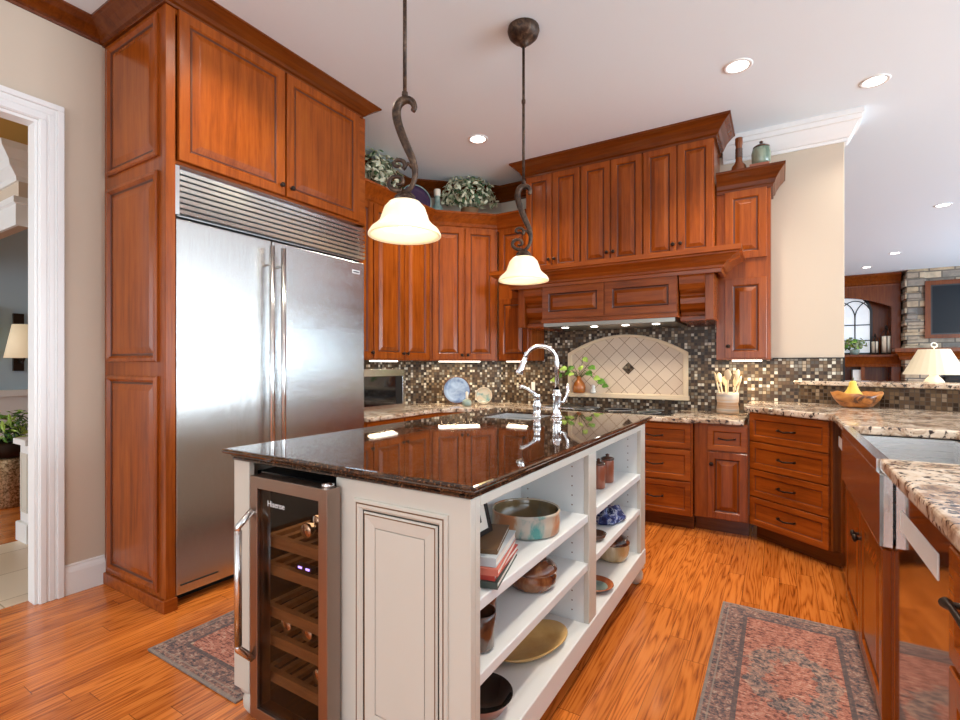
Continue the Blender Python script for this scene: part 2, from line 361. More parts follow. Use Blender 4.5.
M['amber'] = simple('amber_glass', (.55,.17,.03), .08, trans=.35, coat=.5)
M['hammer'] = m_mottle('hammered_brass', [(.4,(.18,.12,.06)),(.6,(.62,.5,.33))], 60, .3, 0, metal=.8)
def m_stone():
    m, nt, b = mat('stacked_ledgestone'); v = objcoord(nt, (1,1,1), False)
    tc = N(nt, 'ShaderNodeTexCoord'); sp = N(nt, 'ShaderNodeSeparateXYZ'); nt.links.new(tc.outputs['Object'], sp.inputs[0])
    cb = N(nt, 'ShaderNodeCombineXYZ'); nt.links.new(math_(nt, 'ADD', sp.outputs[0], sp.outputs[1]), cb.inputs[0]); nt.links.new(sp.outputs[2], cb.inputs[1])
    br = N(nt, 'ShaderNodeTexBrick'); br.inputs['Scale'].default_value = 1; br.inputs['Brick Width'].default_value = .36; br.inputs['Row Height'].default_value = .135
    br.inputs['Mortar Size'].default_value = .012; br.inputs['Color1'].default_value = (.0,.0,.0,1); br.inputs['Color2'].default_value = (1,1,1,1); br.inputs['Mortar'].default_value = (.3,.3,.3,1)
    nt.links.new(cb.outputs[0], br.inputs['Vector'])
    r = ramp(nt, [(0,(.20,.19,.18)),(.35,(.36,.30,.24)),(.6,(.50,.38,.25)),(1,(.58,.48,.36))]); nt.links.new(br.outputs[0], r.inputs[0])
    n = noise(nt, v, 9, 5); c = mixc(nt, .6, r.outputs[0], ramp_n(nt, n), 'MULTIPLY')
    c = mixc(nt, br.outputs['Fac'], c, (.16,.13,.10)); nt.links.new(c, b.inputs['Base Color']); b.inputs['Roughness'].default_value = .85
    bump(nt, b, math_(nt, 'SUBTRACT', n, br.outputs['Fac']), .8, .02); return m
def ramp_n(nt, n):
    r = ramp(nt, [(.3,(.45,.42,.4)),(.65,(1.2,1.1,1))]); nt.links.new(n, r.inputs[0]); return r.outputs[0]
M['stone'] = m_stone()

def m_rug(name, hw, hl):
    m, nt, b = mat(name); tc = N(nt, 'ShaderNodeTexCoord'); sp = N(nt, 'ShaderNodeSeparateXYZ'); nt.links.new(tc.outputs['Object'], sp.inputs[0])
    ax = math_(nt, 'ABSOLUTE', sp.outputs[0]); ay = math_(nt, 'ABSOLUTE', sp.outputs[1])
    dx = math_(nt, 'SUBTRACT', hw, ax); dy = math_(nt, 'SUBTRACT', hl, ay); d = math_(nt, 'MINIMUM', dx, dy)   # distance to the edge
    v = N(nt, 'ShaderNodeMapping'); v.inputs['Scale'].default_value = (1, 1, 1); nt.links.new(tc.outputs['Object'], v.inputs[0])
    n1 = noise(nt, v.outputs[0], 60, 5, .7, .6); n2 = noise(nt, v.outputs[0], 16, 4, .6, .8)
    st = N(nt, 'ShaderNodeMapping'); st.inputs['Scale'].default_value = (14, 90, 1); nt.links.new(tc.outputs['Object'], st.inputs[0]); n3 = noise(nt, st.outputs[0], 1.6, 4, .7)
    field = ramp(nt, [(.36,(.05,.05,.06)),(.44,(.16,.075,.065)),(.50,(.42,.165,.12)),(.57,(.48,.25,.19)),(.64,(.54,.43,.34))]); nt.links.new(math_(nt, 'ADD', math_(nt, 'MULTIPLY', n1, .5), math_(nt, 'MULTIPLY', n3, .5)), field.inputs[0])
    bord = ramp(nt, [(.38,(.05,.05,.06)),(.47,(.15,.115,.115)),(.53,(.30,.15,.12)),(.62,(.42,.35,.29))]); nt.links.new(math_(nt, 'ADD', math_(nt, 'MULTIPLY', n1, .7), math_(nt, 'MULTIPLY', n3, .3)), bord.inputs[0])
    pale = ramp(nt, [(.40,(.18,.12,.10)),(.52,(.50,.40,.30)),(.7,(.58,.48,.37))]); nt.links.new(n1, pale.inputs[0])
    grey = ramp(nt, [(.40,(.06,.07,.08)),(.49,(.17,.18,.18)),(.55,(.36,.20,.15)),(.64,(.42,.36,.29))]); nt.links.new(n1, grey.inputs[0])
    # medallion: a lobed ellipse with two rings
    e = math_(nt, 'SQRT', math_(nt, 'ADD', math_(nt, 'POWER', math_(nt, 'DIVIDE', ax, hw*.55), 2.), math_(nt, 'POWER', math_(nt, 'DIVIDE', ay, hl*.42), 2.)))
    e = math_(nt, 'ADD', e, math_(nt, 'MULTIPLY', math_(nt, 'SUBTRACT', n2, .5), 1.1))
    med = math_(nt, 'LESS_THAN', e, 1.); core = math_(nt, 'LESS_THAN', e, .5)
    c = mixc(nt, math_(nt, 'MULTIPLY', med, .75), field.outputs[0], grey.outputs[0]); c = mixc(nt, core, c, field.outputs[0])
    cor = math_(nt, 'LESS_THAN', math_(nt, 'ADD', math_(nt, 'DIVIDE', dx, hw*.62), math_(nt, 'ADD', math_(nt, 'DIVIDE', dy, hl*.42), math_(nt, 'MULTIPLY', math_(nt, 'SUBTRACT', n2, .5), .35))), 1.)
    c = mixc(nt, math_(nt, 'MULTIPLY', cor, .75), c, pale.outputs[0])
    c = mixc(nt, math_(nt, 'LESS_THAN', d, .115), c, bord.outputs[0])
    for a, bb, q in ((.0,.012,(.26,.23,.20)), (.098,.115,(.09,.08,.085)), (.028,.034,(.30,.25,.21))):
        k = math_(nt, 'MULTIPLY', math_(nt, 'GREATER_THAN', d, a), math_(nt, 'LESS_THAN', d, bb)); c = mixc(nt, math_(nt, 'MULTIPLY', k, .7), c, q)
    nt.links.new(c, b.inputs['Base Color']); b.inputs['Roughness'].default_value = .95; b.inputs['Specular IOR Level'].default_value = .1
    bump(nt, b, n3, .3, .002); return m

# ------------------------------------------------------------------ profiles and kit parts
DOORP = [(0,0),(0,-.018),(.003,-.021),(.050,-.021),(.057,-.0135),(.061,-.0105),(.068,-.0105),(.098,-.021),(.102,-.0215)]
DOORM = [0,0,0,0,1,1,0,0]
NARP = [(0,0),(0,-.018),(.003,-.021),(.046,-.021),(.052,-.0135),(.056,-.0105),(.061,-.0105),(.088,-.0215),(.092,-.022)]
DRWP = [(0,0),(0,-.018),(.003,-.021),(.036,-.021),(.042,-.0135),(.046,-.012),(.050,-.012)]
DRWM = [0,0,0,0,1,0]
G = .0025
def knob(parent, x, z, y=-.021, r=.015):
    mb = MB().lathe([(.001,.028),(r*.6,.027),(r,.021),(r*.95,.016),(r*.5,.011),(r*.4,.003),(r*.6,0)], seg=12, rot=Matrix.Rotation(R(90),3,'X'))
    mb.v = [(a+x, b+y, c+z) for a, b, c in mb.v]; return mb.build('knob', M['bronze'], parent)
def pull(parent, x, z, L=.11, y=-.021):
    p = [(x-L/2, y, z), (x-L/2, y-.018, z), (x-L/2+.014, y-.027, z), (x, y-.03, z-.006), (x+L/2-.014, y-.027, z), (x+L/2, y-.018, z), (x+L/2, y, z)]
    return MB().tube(p, [.007,.0055,.005,.006,.005,.0055,.007], 8).build('pull', M['bronze'], parent)
def door(root, x0, z0, w, h, kn=None, prof=DOORP, y=0.0, mk='wood'):
    if w < .28 and prof is DOORP: prof = NARP
    o = MB().panel(x0+G, z0+G, w-2*G, h-2*G, prof, DOORM, y).build('door', [M[mk], M['groove']], root)
    if kn: knob(o, kn[0], kn[1], y-.021)
    return o
def drawer(root, x0, z0, w, h, pl=True, y=0.0):
    o = MB().panel(x0+G, z0+G, w-2*G, h-2*G, DRWP, DRWM, y).build('drawer', [M['woodx'], M['groove']], root)
    if pl: pull(o, x0+w/2, z0+h/2, min(.11, w*.4), y-.012)
    return o
def crownp(z0, z1, p, back=0.0):
    h = z1-z0
    return [(back,z0),(.012,z0),(.014,z0+h*.14),(.02*p/.1+.006,z0+h*.2),(p*.36,z0+h*.38),(p*.62,z0+h*.64),(p*.86,z0+h*.8),(p*.9,z0+h*.84),(p,z0+h*.88),(p,z1),(back,z1)]

# ================================================================== THE ROOM
CEIL = 3.03
struct(MB().box(-8.5,-4,-.06,6.5,13.2,0).build('floor', M['floor'], base=(0,0,0)))
struct(MB().box(-8.5,-4,CEIL,6.5,13.2,CEIL+.1).build('ceiling', M['ceil']))
wl = MB(); wl.box(-3.26,-4,0,-3.18,.05,CEIL); wl.box(-3.26,.05,2.43,-3.18,.943,CEIL); wl.box(-3.26,.943,0,-3.18,3.80,CEIL)
struct(wl.build('wall_left', M['beige']))
struct(MB().poly([(-3.18,3.78),(-2.47,4.47),(-2.56,4.6),(-3.26,3.84)],0,CEIL).build('wall_corner', M['beige']))
struct(MB().box(-2.5,4.47,0,.41,4.6,CEIL).build('wall_back', M['beige'], bev=.004))
struct(MB().box(-8.5,13.0,0,6.5,13.15,CEIL).build('wall_living', M['beige']))
# window wall to the right and behind, out of the frame: piers with tall openings
wr = MB()
for a, b in ((-4,.1),(5.1,13.2)): wr.box(6.0,a,0,6.12,b,CEIL)
wr.box(6.0,.1,0,6.12,5.1,.45); wr.box(6.0,.1,2.65,6.12,5.1,CEIL)
struct(wr.build('wall_right', M['beige']))
# baseboard and doorway casing
bp = [(0,0),(.018,0),(.018,.115),(.014,.13),(.008,.142),(.008,.15),(0,.155)]
struct(MB().sweep([(-3.18,1.043),(-3.18,1.228)], bp).build('baseboard_left', M['white']))
cs = MB()
cp = lambda o: [(o,0),(o,.012)]
def casing(y0, y1, z1):
    # stepped casing built as nested strips, mitred look by overlap
    for a, b, t in ((0,.10,.018),(.004,.03,.024),(.072,.10,.03),(.04,.062,.022)):
        cs.box(-3.18, y1+a, 0, -3.18+t, y1+b, z1+a); cs.box(-3.18, y0-b, 0, -3.18+t, y0-a, z1+a)
        cs.box(-3.18, y0-b, z1+a, -3.18+t, y1+b, z1+b)
casing(.05,.943,2.43)
struct(cs.build('trim_1', M['white'], bev=.003))
jb = MB(); jb.box(-3.262,.93,0,-3.178,.945,2.43); jb.box(-3.262,.048,0,-3.178,.063,2.43); jb.box(-3.262,.048,2.415,-3.176,.946,2.434)
struct(jb.build('trim_2', M['white']))
# ceiling crowns: cherry over the cabinets and left wall, white on the right
struct(MB().sweep([(-3.18,-4),(-3.18,1.225)], crownp(2.955,CEIL,.115)).build('trim_3', M['crown']))
struct(MB().sweep([(-3.18,2.60),(-3.18,3.78),(-2.47,4.47),(-1.985,4.47)], crownp(2.885,CEIL,.10)).build('trim_4', M['darkwood']))
struct(MB().sweep([(-.39,4.47),(.41,4.47),(.41,4.6),(-.39,4.6)], [(0,2.84),(.012,2.84),(.016,2.86),(.03,2.865),(.05,2.90),(.075,2.955),(.09,2.96),(.095,2.99),(.105,2.995),(.105,CEIL),(0,CEIL)]).build('trim_5', M['white']))
# mosaic splash: left wall, corner, back wall
def splash(name, loc, rz, boxes, m):
    mb = MB()
    for a in boxes: mb.box(a[0], -.008, a[1], a[2], 0, a[3])
    o = mb.build(name, m, base=(0,0,0)); o.location = loc; o.rotation_euler = (0,0,R(rz)); return struct(o)
splash('trim_6', (-3.18,2.6,0), 90, [(0,.80,1.185,1.26)], M['mosaic'])
splash('trim_7', (-3.18,3.78,0), 44.2, [(0,.80,.99,1.26)], M['mosaic'])
splash('trim_8', (-2.47,4.47,0), 0, [(0,.80,2.88,1.248),(.45,1.248,2.11,1.70)], M['mosaic'])
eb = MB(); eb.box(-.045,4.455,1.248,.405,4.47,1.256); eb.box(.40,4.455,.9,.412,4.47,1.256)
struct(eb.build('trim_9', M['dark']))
# bar knee wall
BRZ = -27.3
kw = MB().box(0,0,0,2.4,.14,1.048); o = kw.build('wall_bar', M['beige'], base=(0,0,0)); o.location = (.075,4.505,0); o.rotation_euler = (0,0,R(BRZ)); struct(o)
splash('trim_10', (.072,4.502,0), BRZ, [(0,.9,2.4,1.048)], M['mosaicd'])

# ================================================================== LEFT HALL beyond the doorway
struct(MB().box(-4.42,-3.9,.0,-3.262,1.30,.004).build('floor_hall', M['halltile'], base=(0,0,0)))
struct(MB().box(-6.7,-4,0,-6.6,6,CEIL).build('wall_dining', M['blue']))
struct(MB().box(-6.6,-3.9,0,-6.585,5.9,.88).build('wall_wainscot', M['white']))
struct(MB().box(-6.6,-3.9,.88,-6.55,5.9,.95).build('trim_11', M['white'], bev=.01))
struct(MB().box(-6.6,-3.9,CEIL-.012,-3.262,5.9,CEIL-.002).build('ceiling_hall', M['gold']))
hd = MB(); hd.box(-6.55,1.2,2.2,-4.38,1.34,2.62)
struct(hd.build('wall_hall', M['beige']))
struct(MB().sweep([(-6.55,1.2),(-4.38,1.2),(-4.38,1.34)], [(0,2.44),(.014,2.44),(.02,2.47),(.06,2.52),(.07,2.56),(.11,2.62),(.12,2.66),(0,2.66)]).build('trim_12', M['white']))
struct(MB().sweep([(-6.55,1.2),(-4.38,1.2),(-4.38,1.34)], [(0,2.14),(.02,2.14),(.02,2.28),(.035,2.29),(.035,2.33),(0,2.33)]).build('trim_13', M['white']))
ped = thing('column_pedestal', 'white panelled pedestal of the half wall beyond the doorway', 'column', (-4.35,1.28,0))
pm = MB(); pm.box(-.13,-.07,0,.07,.09,.13); pm.box(-.11,-.05,.13,.05,.07,.66); pm.box(-.14,-.08,.66,.08,.10,.70); pm.build('body', M['white'], ped, bev=.006)
MB().panel(-.09,.2,.12,.4,[(0,0),(0,-.006),(.012,-.006),(.016,-.001)],y=-.05).build('panel', M['cream'], ped)
MB().box(-.03,-.02,.70,.03,.04,2.2).build('post', M['white'], ped, bev=.004)
lam = thing('wall_sconce', 'lit white shade of the lamp against the blue dining wall', 'lamp', (-6.56,1.80,1.3))
MB().box(-.035,-.04,-.16,0,.04,.42).build('back_plate', M['bronze'], lam)
MB().tube([(0,0,-.06),(.1,0,-.08),(.16,0,-.02),(.16,0,.02)],.01).build('arm', M['bronze'], lam)
MB().lathe([(.155,-.03),(.095,.30),(.092,.30),(.152,-.03)],(.16,0,0),20).build('lamp_shade', M['shadew'], lam)
pic = thing('framed_picture', 'small dark framed print on the blue dining wall', 'picture', (-6.59,1.50,1.28))
MB().box(0,-.2,0,.03,.14,.5).build('frame', M['dark'], pic); MB().box(.03,-.17,.03,.034,.11,.47).build('mat_board', M['white'], pic); MB().box(.034,-.1,.15,.037,.05,.36).build('print', M['teal'], pic)
# planter with fern in the dining room
pl = thing('planter_stand', 'hammered metal drum planter with green fern past the doorway', 'planter', (-5.64,1.475,0))
MB().lathe([(.14,0),(.145,.02),(.15,.3),(.155,.40),(.15,.42),(.13,.41),(.13,.38)],seg=24).build('drum', M['hammer'], pl)
MB().lathe([(.15,.42),(.17,.44),(.17,.53),(.15,.56),(.13,.55),(.13,.5)],seg=16).build('basket', M['bronze'], pl)

def leafcloud(c, rx, ry, rz, n, size, mlist, parent, name='foliage', rnd=None, world=True, upper=False, aspect=.55):
    rnd = rnd or random; mb = MB()
    for i in range(n):
        while True:
            p = Vector((rnd.uniform(-1,1), rnd.uniform(-1,1), rnd.uniform(-1 if not upper else -.3,1)))
            if .2 < p.length < 1: break
        nrm = (p.normalized()+Vector((rnd.uniform(-.8,.8),rnd.uniform(-.8,.8),rnd.uniform(-.3,.9)))).normalized()
        q = Vector((c[0]+p.x*rx, c[1]+p.y*ry, c[2]+p.z*rz))
        a = nrm.cross(Vector((rnd.uniform(-1,1),rnd.uniform(-1,1),rnd.uniform(-1,1)))).normalized(); b = nrm.cross(a)
        s = size*rnd.uniform(.6,1.2); w = s*aspect; dr = nrm*s*.18
        vs = [q-a*s, q-a*s*.35+b*w*.8-dr*.2, q+a*s*.3+b*w*.8, q+a*s-dr, q+a*s*.3-b*w*.8, q-a*s*.35-b*w*.8-dr*.2, q+dr*.5]
        mb.add(vs, [(0,1,6),(1,2,6),(2,3,6),(3,4,6),(4,5,6),(5,0,6)], rnd.randrange(len(mlist)))
    return mb.build(name, mlist, parent, world=world)
leafcloud((0,0,.66),.20,.20,.17,150,.06,[M['leaf'],M['leafd'],M['leaf2']],pl,world=False,aspect=.25)

# ================================================================== REFRIGERATOR CABINET AND REFRIGERATOR (left wall)
fc = thing('refrigerator_cabinet', 'tall cherry cabinet boxing in the steel refrigerator, crown touching the ceiling', 'cabinet', (-2.53,1.23,0), 90)
# local: x = world Y-1.23, y = -(X+2.53)
D = .648
MB().box(0,0,.0,.045,D,2.96).build('side_panel', M['wood'], fc, bev=.002)
def sidepanel(z0, z1):           # raised panels on the side that faces -Y (local -x)
    mb = MB().panel(0,z0,.535,z1-z0,[(0,0),(0,-.010),(.006,-.016),(.020,-.018),(.032,-.005),(.037,-.0015),(.044,-.0015),(.075,-.009),(.08,-.0095)],[0,0,0,0,1,1,0,0])
    mb.mv(Matrix.Translation((0,.60,0)) @ Matrix.Rotation(R(-90),4,'Z')); return mb.build('raised_panel', [M['wood'], M['groove']], fc)
for a, b in ((.085,1.145),(1.215,2.155),(2.225,2.925)): sidepanel(a, b)
MB().box(1.352,.07,0,1.372,D,2.19).build('side_panel', M['wood'], fc)
MB().box(.045,0.03,2.19,1.335,D,2.96).build('body', M['woodx'], fc)
ff = MB(); ff.box(.045,0,2.925,1.335,.03,2.96); ff.box(1.27,0,2.19,1.335,.03,2.925); ff.box(.045,0,2.19,1.335,.03,2.205); ff.box(.66,.0,2.2,.676,.03,2.93); ff.build('face_frame', M['woodx'], fc)
door(fc,.050,2.205,.61,.745,(.628,2.262)); door(fc,.668,2.205,.60,.745,(.70,2.262))
MB().sweep([(0,0),(.06,0)], [(0,0)]) if False else None
pb = MB(); pb.sweep([(-.001,D),(-.001,-.0005),(.046,-.0005)][::1] if False else [(-.0,D),(-.0,-.0),(.05,-.0)][::-1][::-1], [(0,0),(-.012,0),(-.012,.06),(-.006,.07),(0,.07)])
MB().box(-.014,-.012,0,.05,D,.062).build('plinth', M['woodx'], fc, bev=.004)
cr = MB().sweep([(-3.178,1.23),(-2.53,1.23),(-2.53,2.52),(-3.178,2.52)], crownp(2.948,CEIL,.105,-.01)); cr.build('crown', M['crown'], fc, world=True)

fr = thing('refrigerator', 'wide stainless steel double door refrigerator with top grille, built into cherry cabinet', 'refrigerator', (-2.545,1.277,0), 90)
FW = 1.303
MB().box(0,.05,.09,FW-.004,.60,2.186).build('body', M['dark'], fr)
MB().box(.02,.09,0,FW-.02,.6,.09).build('toe_kick', M['dark'], fr)
SPL = .545
for a, b in ((.008,SPL-.003),(SPL+.003,FW-.006)):
    d = MB().box(a,0,.055,b,.05,1.928).build('door', M['steelf'], fr, bev=.006)
    hx = b-.035 if a < .1 else a+.035
    MB().tube([(hx,0,.42),(hx,-.055,.42)],.008).tube([(hx,0,1.78),(hx,-.055,1.78)],.008).tube([(hx,-.055,.33),(hx,-.055,1.885)],.0145,12).build('handle', M['steelv'], d)
gm = MB(); gm.box(.006,.02,1.945,FW,.05,2.188)
for i in range(8):
    z = 1.955+i*.0282; gm.add([(.02,-.004,z),(FW-.008,-.004,z),(FW-.008,-.010,z+.017),(FW-.008,.02,z+.027),(.02,.02,z+.027),(.02,-.010,z+.017)],[(0,1,2,5),(5,2,3,4),(0,4,3,1),(0,5,4),(1,3,2)])
gm.box(.0,-.008,1.945,.02,.05,2.188); gm.build('grille', M['steel'], fr)
bd = MB().box(1.18,-.002,1.843,1.25,0,1.868).build('badge', M['sign'], fr); MB().box(1.187,-.0035,1.851,1.243,-.002,1.86).build('lettering', M['black'], bd)
MB().box(.03,-.004,.10,.22,0,.105).build('vent_slot', M['dark'], fr)

# ================================================================== WALL CABINETS
UB, UT = 1.24, 2.515
def wallcab(label, loc, rz, w, doors, depth=.32, zb=UB, zt=2.60, group='cherry wall cabinets', poly=None):
    c = thing('wall_cabinet', label, 'cabinet', loc, rz, group)
    if poly: MB().poly(poly, zb, zt).build('body', M['wood'], c)
    else: MB().box(0,0,zb,w,depth,zt).build('body', M['wood'], c, bev=.002)
    for d in doors: door(c, *d)
    return c
wallcab('single door cherry wall cabinet next to the refrigerator', (-2.8,2.607,0), 90, .305, [(.02,1.25,.285,1.255,(.285,1.30))], .372)
wallcab('two door cherry wall cabinet above the microwave', (-2.8,2.915,0), 90, .755, [(.003,1.25,.378,1.255,(.355,1.30)),(.384,1.25,.358,1.255,(.41,1.30))], .372)
dl = math.hypot(.465,.465)
wallcab('diagonal two door cherry wall cabinet across the kitchen corner', (-2.8,3.685,0), 45, dl, [(.02,1.25,.306,1.255,(.30,1.295)),(.332,1.25,.306,1.255,(.357,1.295))], poly=[(0,0),(dl,0),(dl+.12,.30),(-.12,.30)])
wallcab('narrow cherry wall cabinet left of the range hood', (-2.325,4.155,0), 0, .347, [(.01,1.25,.318,.585,(.295,1.31)),(.01,1.99,.318,.515,(.29,2.05))], .305)
wallcab('narrow cherry wall cabinet at the right end of the wall', (-.412,4.155,0), 0, .36, [(.058,1.25,.28,.60,(.085,1.34)),(.058,1.99,.28,.515,(.085,2.04))], .305)
cab_x = [-1.975,-1.455,-.935]
HY = 4.05
for i, (x, lab) in enumerate(zip(cab_x, ('tall two door cherry cabinet above left part of hood mantel', 'tall two door cherry cabinet centred above hood mantel', 'tall two door cherry cabinet above right part of hood mantel'))):
    wallcab(lab, (x,HY,0), 0, .519, [(.004,2.04,.254,.862,(.232,2.135)),(.262,2.04,.254,.862,(.286,2.135))], .41, 2.022, 2.93, 'cherry cabinets over the hood')
tag(MB().sweep([(-2.8,2.607),(-2.8,3.685),(-2.335,4.15),(-1.99,4.15)], crownp(2.49,2.635,.095,-.01)).build('cabinet_crown', M['woodx']), 'cherry crown strip along the tops of the corner wall cabinets', 'crown moulding')
tag(MB().sweep([(-1.98,4.46),(-1.98,HY),(-.412,HY),(-.412,4.46)], crownp(2.90,CEIL-.001,.115,-.01)).build('cabinet_crown', M['crown']), 'dark cherry crown above the tall cabinets, meeting the ceiling', 'crown moulding')
tag(MB().sweep([(-.405,4.15),(-.05,4.15),(-.05,4.46)], crownp(2.495,2.64,.09,-.01)).build('cabinet_crown', M['crown']), 'short cherry crown on the cabinet carrying the bottle and jar', 'crown moulding')
tag(MB().box(-.362,4.152,2.48,-.05,4.455,2.50).build('cabinet_top', M['wood']), 'flat top board under the brown bottle and green jar', 'board') if False else None

# ------------------------------------------------------------------ range hood with mantel
hx0, hx1 = -1.985, -.40
hood = thing('range_hood', 'cherry mantel range hood with two raised panels over the cooktop', 'range hood', (-1.19,4.05,0))
MB().box(-.545,-.18,1.585,.545,.40,1.95).build('body', M['woodx'], hood)
for a, b in ((-.545,-.002),(.0,.545)):
    MB().panel(a+.005,1.595,b-a-.01,.265,[(0,0),(0,-.012),(.055,-.012),(.062,-.002),(.07,-.002),(.095,-.012)],[0,0,1,1,0],-.18).build('raised_panel', [M['woodx'], M['groove']], hood)
MB().box(-.552,-.2,1.555,.552,.39,1.588).build('bottom_rail', M['woodx'], hood, bev=.004)
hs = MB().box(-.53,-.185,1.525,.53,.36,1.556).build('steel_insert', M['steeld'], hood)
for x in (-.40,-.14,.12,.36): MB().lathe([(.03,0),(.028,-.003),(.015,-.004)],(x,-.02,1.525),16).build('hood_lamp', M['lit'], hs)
for s in (-1,1):     # stepped corbels, profile in yz swept in x
    prof = [(.40,1.53),(-.10,1.53),(-.10,1.565),(-.06,1.575),(-.065,1.60),(-.09,1.62),(-.115,1.66),(-.12,1.70),(-.10,1.72),(-.105,1.735),(-.14,1.76),(-.165,1.80),(-.175,1.85),(-.18,1.86),(-.18,1.95),(.40,1.95)]
    x0, x1 = (.552,.73) if s > 0 else (-.73,-.552)
    n = len(prof); MB().add([(x0,y,z) for y,z in prof]+[(x1,y,z) for y,z in prof], [list(range(n)), list(range(n,2*n))[::-1]]+[(i,n+i,n+(i+1)%n,(i+1)%n) for i in range(n)]).build('corbel', M['woodx'], hood, bev=.003)
    xa, xb = (.73,.79) if s > 0 else (-.79,-.73)
    MB().box(xa,-.155,1.53,xb,.40,1.95).build('pilaster', M['wood'], hood, bev=.003)
mm = MB().sweep([(-.83,.38),(-.83,-.205),(.83,-.205),(.83,.38)], [(-.01,1.86),(.012,1.86),(.014,1.885),(.03,1.89),(.03,1.905),(.055,1.93),(.10,1.955),(.125,1.965),(.125,1.975),(.145,1.98),(.145,2.015),(-.01,2.015)])
mm.box(-.82,-.2,1.99,.82,.38,2.012); mm.build('mantel', M['woodx'], hood)

# ------------------------------------------------------------------ arched tile panel over the cooktop
tn = thing('tile_panel', 'arched cream tile panel with diamond accent set in the mosaic splash', 'tile panel', (-1.19,4.462,.905))
def arch(w, h, rise, n=24, zb=0):
    pts = [(-w,zb),(w,zb)]
    for i in range(n+1):
        t = 1-2*i/n; pts.append((w*t, h+rise*(1-t*t)))
    return pts
outer = arch(.535,.405,.165); inner = arch(.495,.388,.158,24,.04)
n = len(outer); mb = MB()
for k in range(n):
    a, b, c, d = outer[k], outer[(k+1)%n], inner[(k+1)%n], inner[k]
    mb.add([(a[0],-.03,a[1]),(b[0],-.03,b[1]),(c[0],-.03,c[1]),(d[0],-.03,d[1]),(a[0],0,a[1]),(b[0],0,b[1]),(c[0],0,c[1]),(d[0],0,d[1])],[(0,1,2,3),(4,5,1,0),(3,2,6,7)])
mb.box(-.545,-.05,-.005,.545,0,.035); mb.build('stone_border', M['niche'], tn, bev=.006)
MB().add([(x,-.012,z) for x,z in inner],[list(range(len(inner)))]).mv(Matrix.Translation((0,0,0))).build('tile_field', M['diag'], tn)
MB().add([(.035,-.018,.21),(.09,-.018,.265),(.035,-.018,.32),(-.02,-.018,.265),(.035,-.012,.21),(.09,-.012,.265),(.035,-.012,.32),(-.02,-.012,.265)],[(0,1,2,3),(4,5,1,0),(5,6,2,1),(6,7,3,2),(7,4,0,3)]).build('accent_tile', M['mosaicd'], tn)

# ================================================================== BASE CABINETS AND COUNTERS
def basecab(label, loc, rz, w, zt, fronts, depth=.55, toe=True, name='base_cabinet', group='cherry base cabinets', pts=None, zb=.107, toey=.07):
    c = thing(name, label, 'cabinet', loc, rz, group)
    if pts: MB().poly(pts, zb, zt).build('body', M['wood'], c)
    else: MB().box(0,0,zb,w,depth,zt).build('body', M['wood'], c, bev=.002)
    MB().box(.0,toey,0,w,min(depth,toey+.04),zb).build('toe_kick', M['darkwood'], c)
    for f in fronts:
        if f[0] == 'd': drawer(c, *f[1:])
        else: door(c, *f[1:])
    return c
LZ = .782      # top of the lower (left and back) base cabinets
basecab('cherry base cabinet under the microwave counter', (-2.575,2.607,0), 90, .85, LZ, [('d',.01,.60,.41,.175),('d',.43,.60,.41,.175),('p',.01,.11,.41,.485,(.38,.53)),('p',.43,.11,.41,.485,(.46,.53))], .59)
basecab('diagonal cherry base cabinet in the kitchen corner', (-2.575,3.46,0), 45, .54, LZ, [('p',.02,.11,.25,.66,(.24,.6)),('p',.275,.11,.25,.66,(.30,.6))], pts=[(0,0),(.54,0),(.6,.5),(-.06,.5)])
basecab('cherry base cabinet behind the island faucet', (-2.18,3.845,0), 0, .62, LZ, [('d',.01,.60,.60,.175),('p',.01,.11,.295,.485,(.28,.53)),('p',.31,.11,.295,.485,(.335,.53))])
basecab('three drawer cherry base cabinet below the cooktop', (-1.555,3.805,0), 0, 1.025, LZ, [('d',.01,.593,.50,.18),('d',.01,.362,.50,.226),('d',.01,.112,.50,.245),('d',.515,.593,.50,.18),('d',.515,.362,.50,.226),('d',.515,.112,.50,.245)], .58)
basecab('narrow cherry cabinet with drawer over door beside the peninsula', (-.525,3.845,0), 0, .345, LZ, [('d',.085,.592,.255,.18),('p',.085,.112,.255,.475,(.115,.50))], .55)
# lower counters
lc = MB().poly([(-3.17,2.607),(-2.545,2.607),(-2.545,3.445),(-2.185,3.805),(-1.575,3.805),(-1.55,3.765),(-.52,3.765),(-.49,3.81),(-.205,3.81),(-.205,4.46),(-2.465,4.46),(-3.17,3.775)],.783,.817)
lo = tag(lc.build('countertop', M['granite'], bev=.008, seg=3), 'cream speckled granite worktop running under the mosaic splash and cooktop', 'countertop')
# cooktop
ck = thing('cooktop', 'black glass cooktop set in the back granite counter', 'cooktop', (-1.15,4.12,.818))
MB().box(-.46,-.24,0,.46,.24,.008).build('glass_top', M['blackglass'], ck, bev=.003)
for x,y,r in ((-.27,-.1,.09),(.27,-.1,.09),(-.27,.12,.07),(.27,.12,.07),(0,0,.12)):
    MB().lathe([(r,.008),(r,.0088),(r-.004,.0088),(r-.004,.008)],(x,y,0),28).build('burner', M['sign'], ck)
gr = thing('griddle_tray', 'flat dark metal tray lying at the left of the cooktop', 'tray', (-1.66,4.16,.818))
MB().box(-.14,-.14,0,.14,.14,.014).build('plate', M['steelx'], gr, bev=.004); MB().box(-.125,-.125,.014,.125,.125,.018).build('cooking_surface', M['black'], gr)

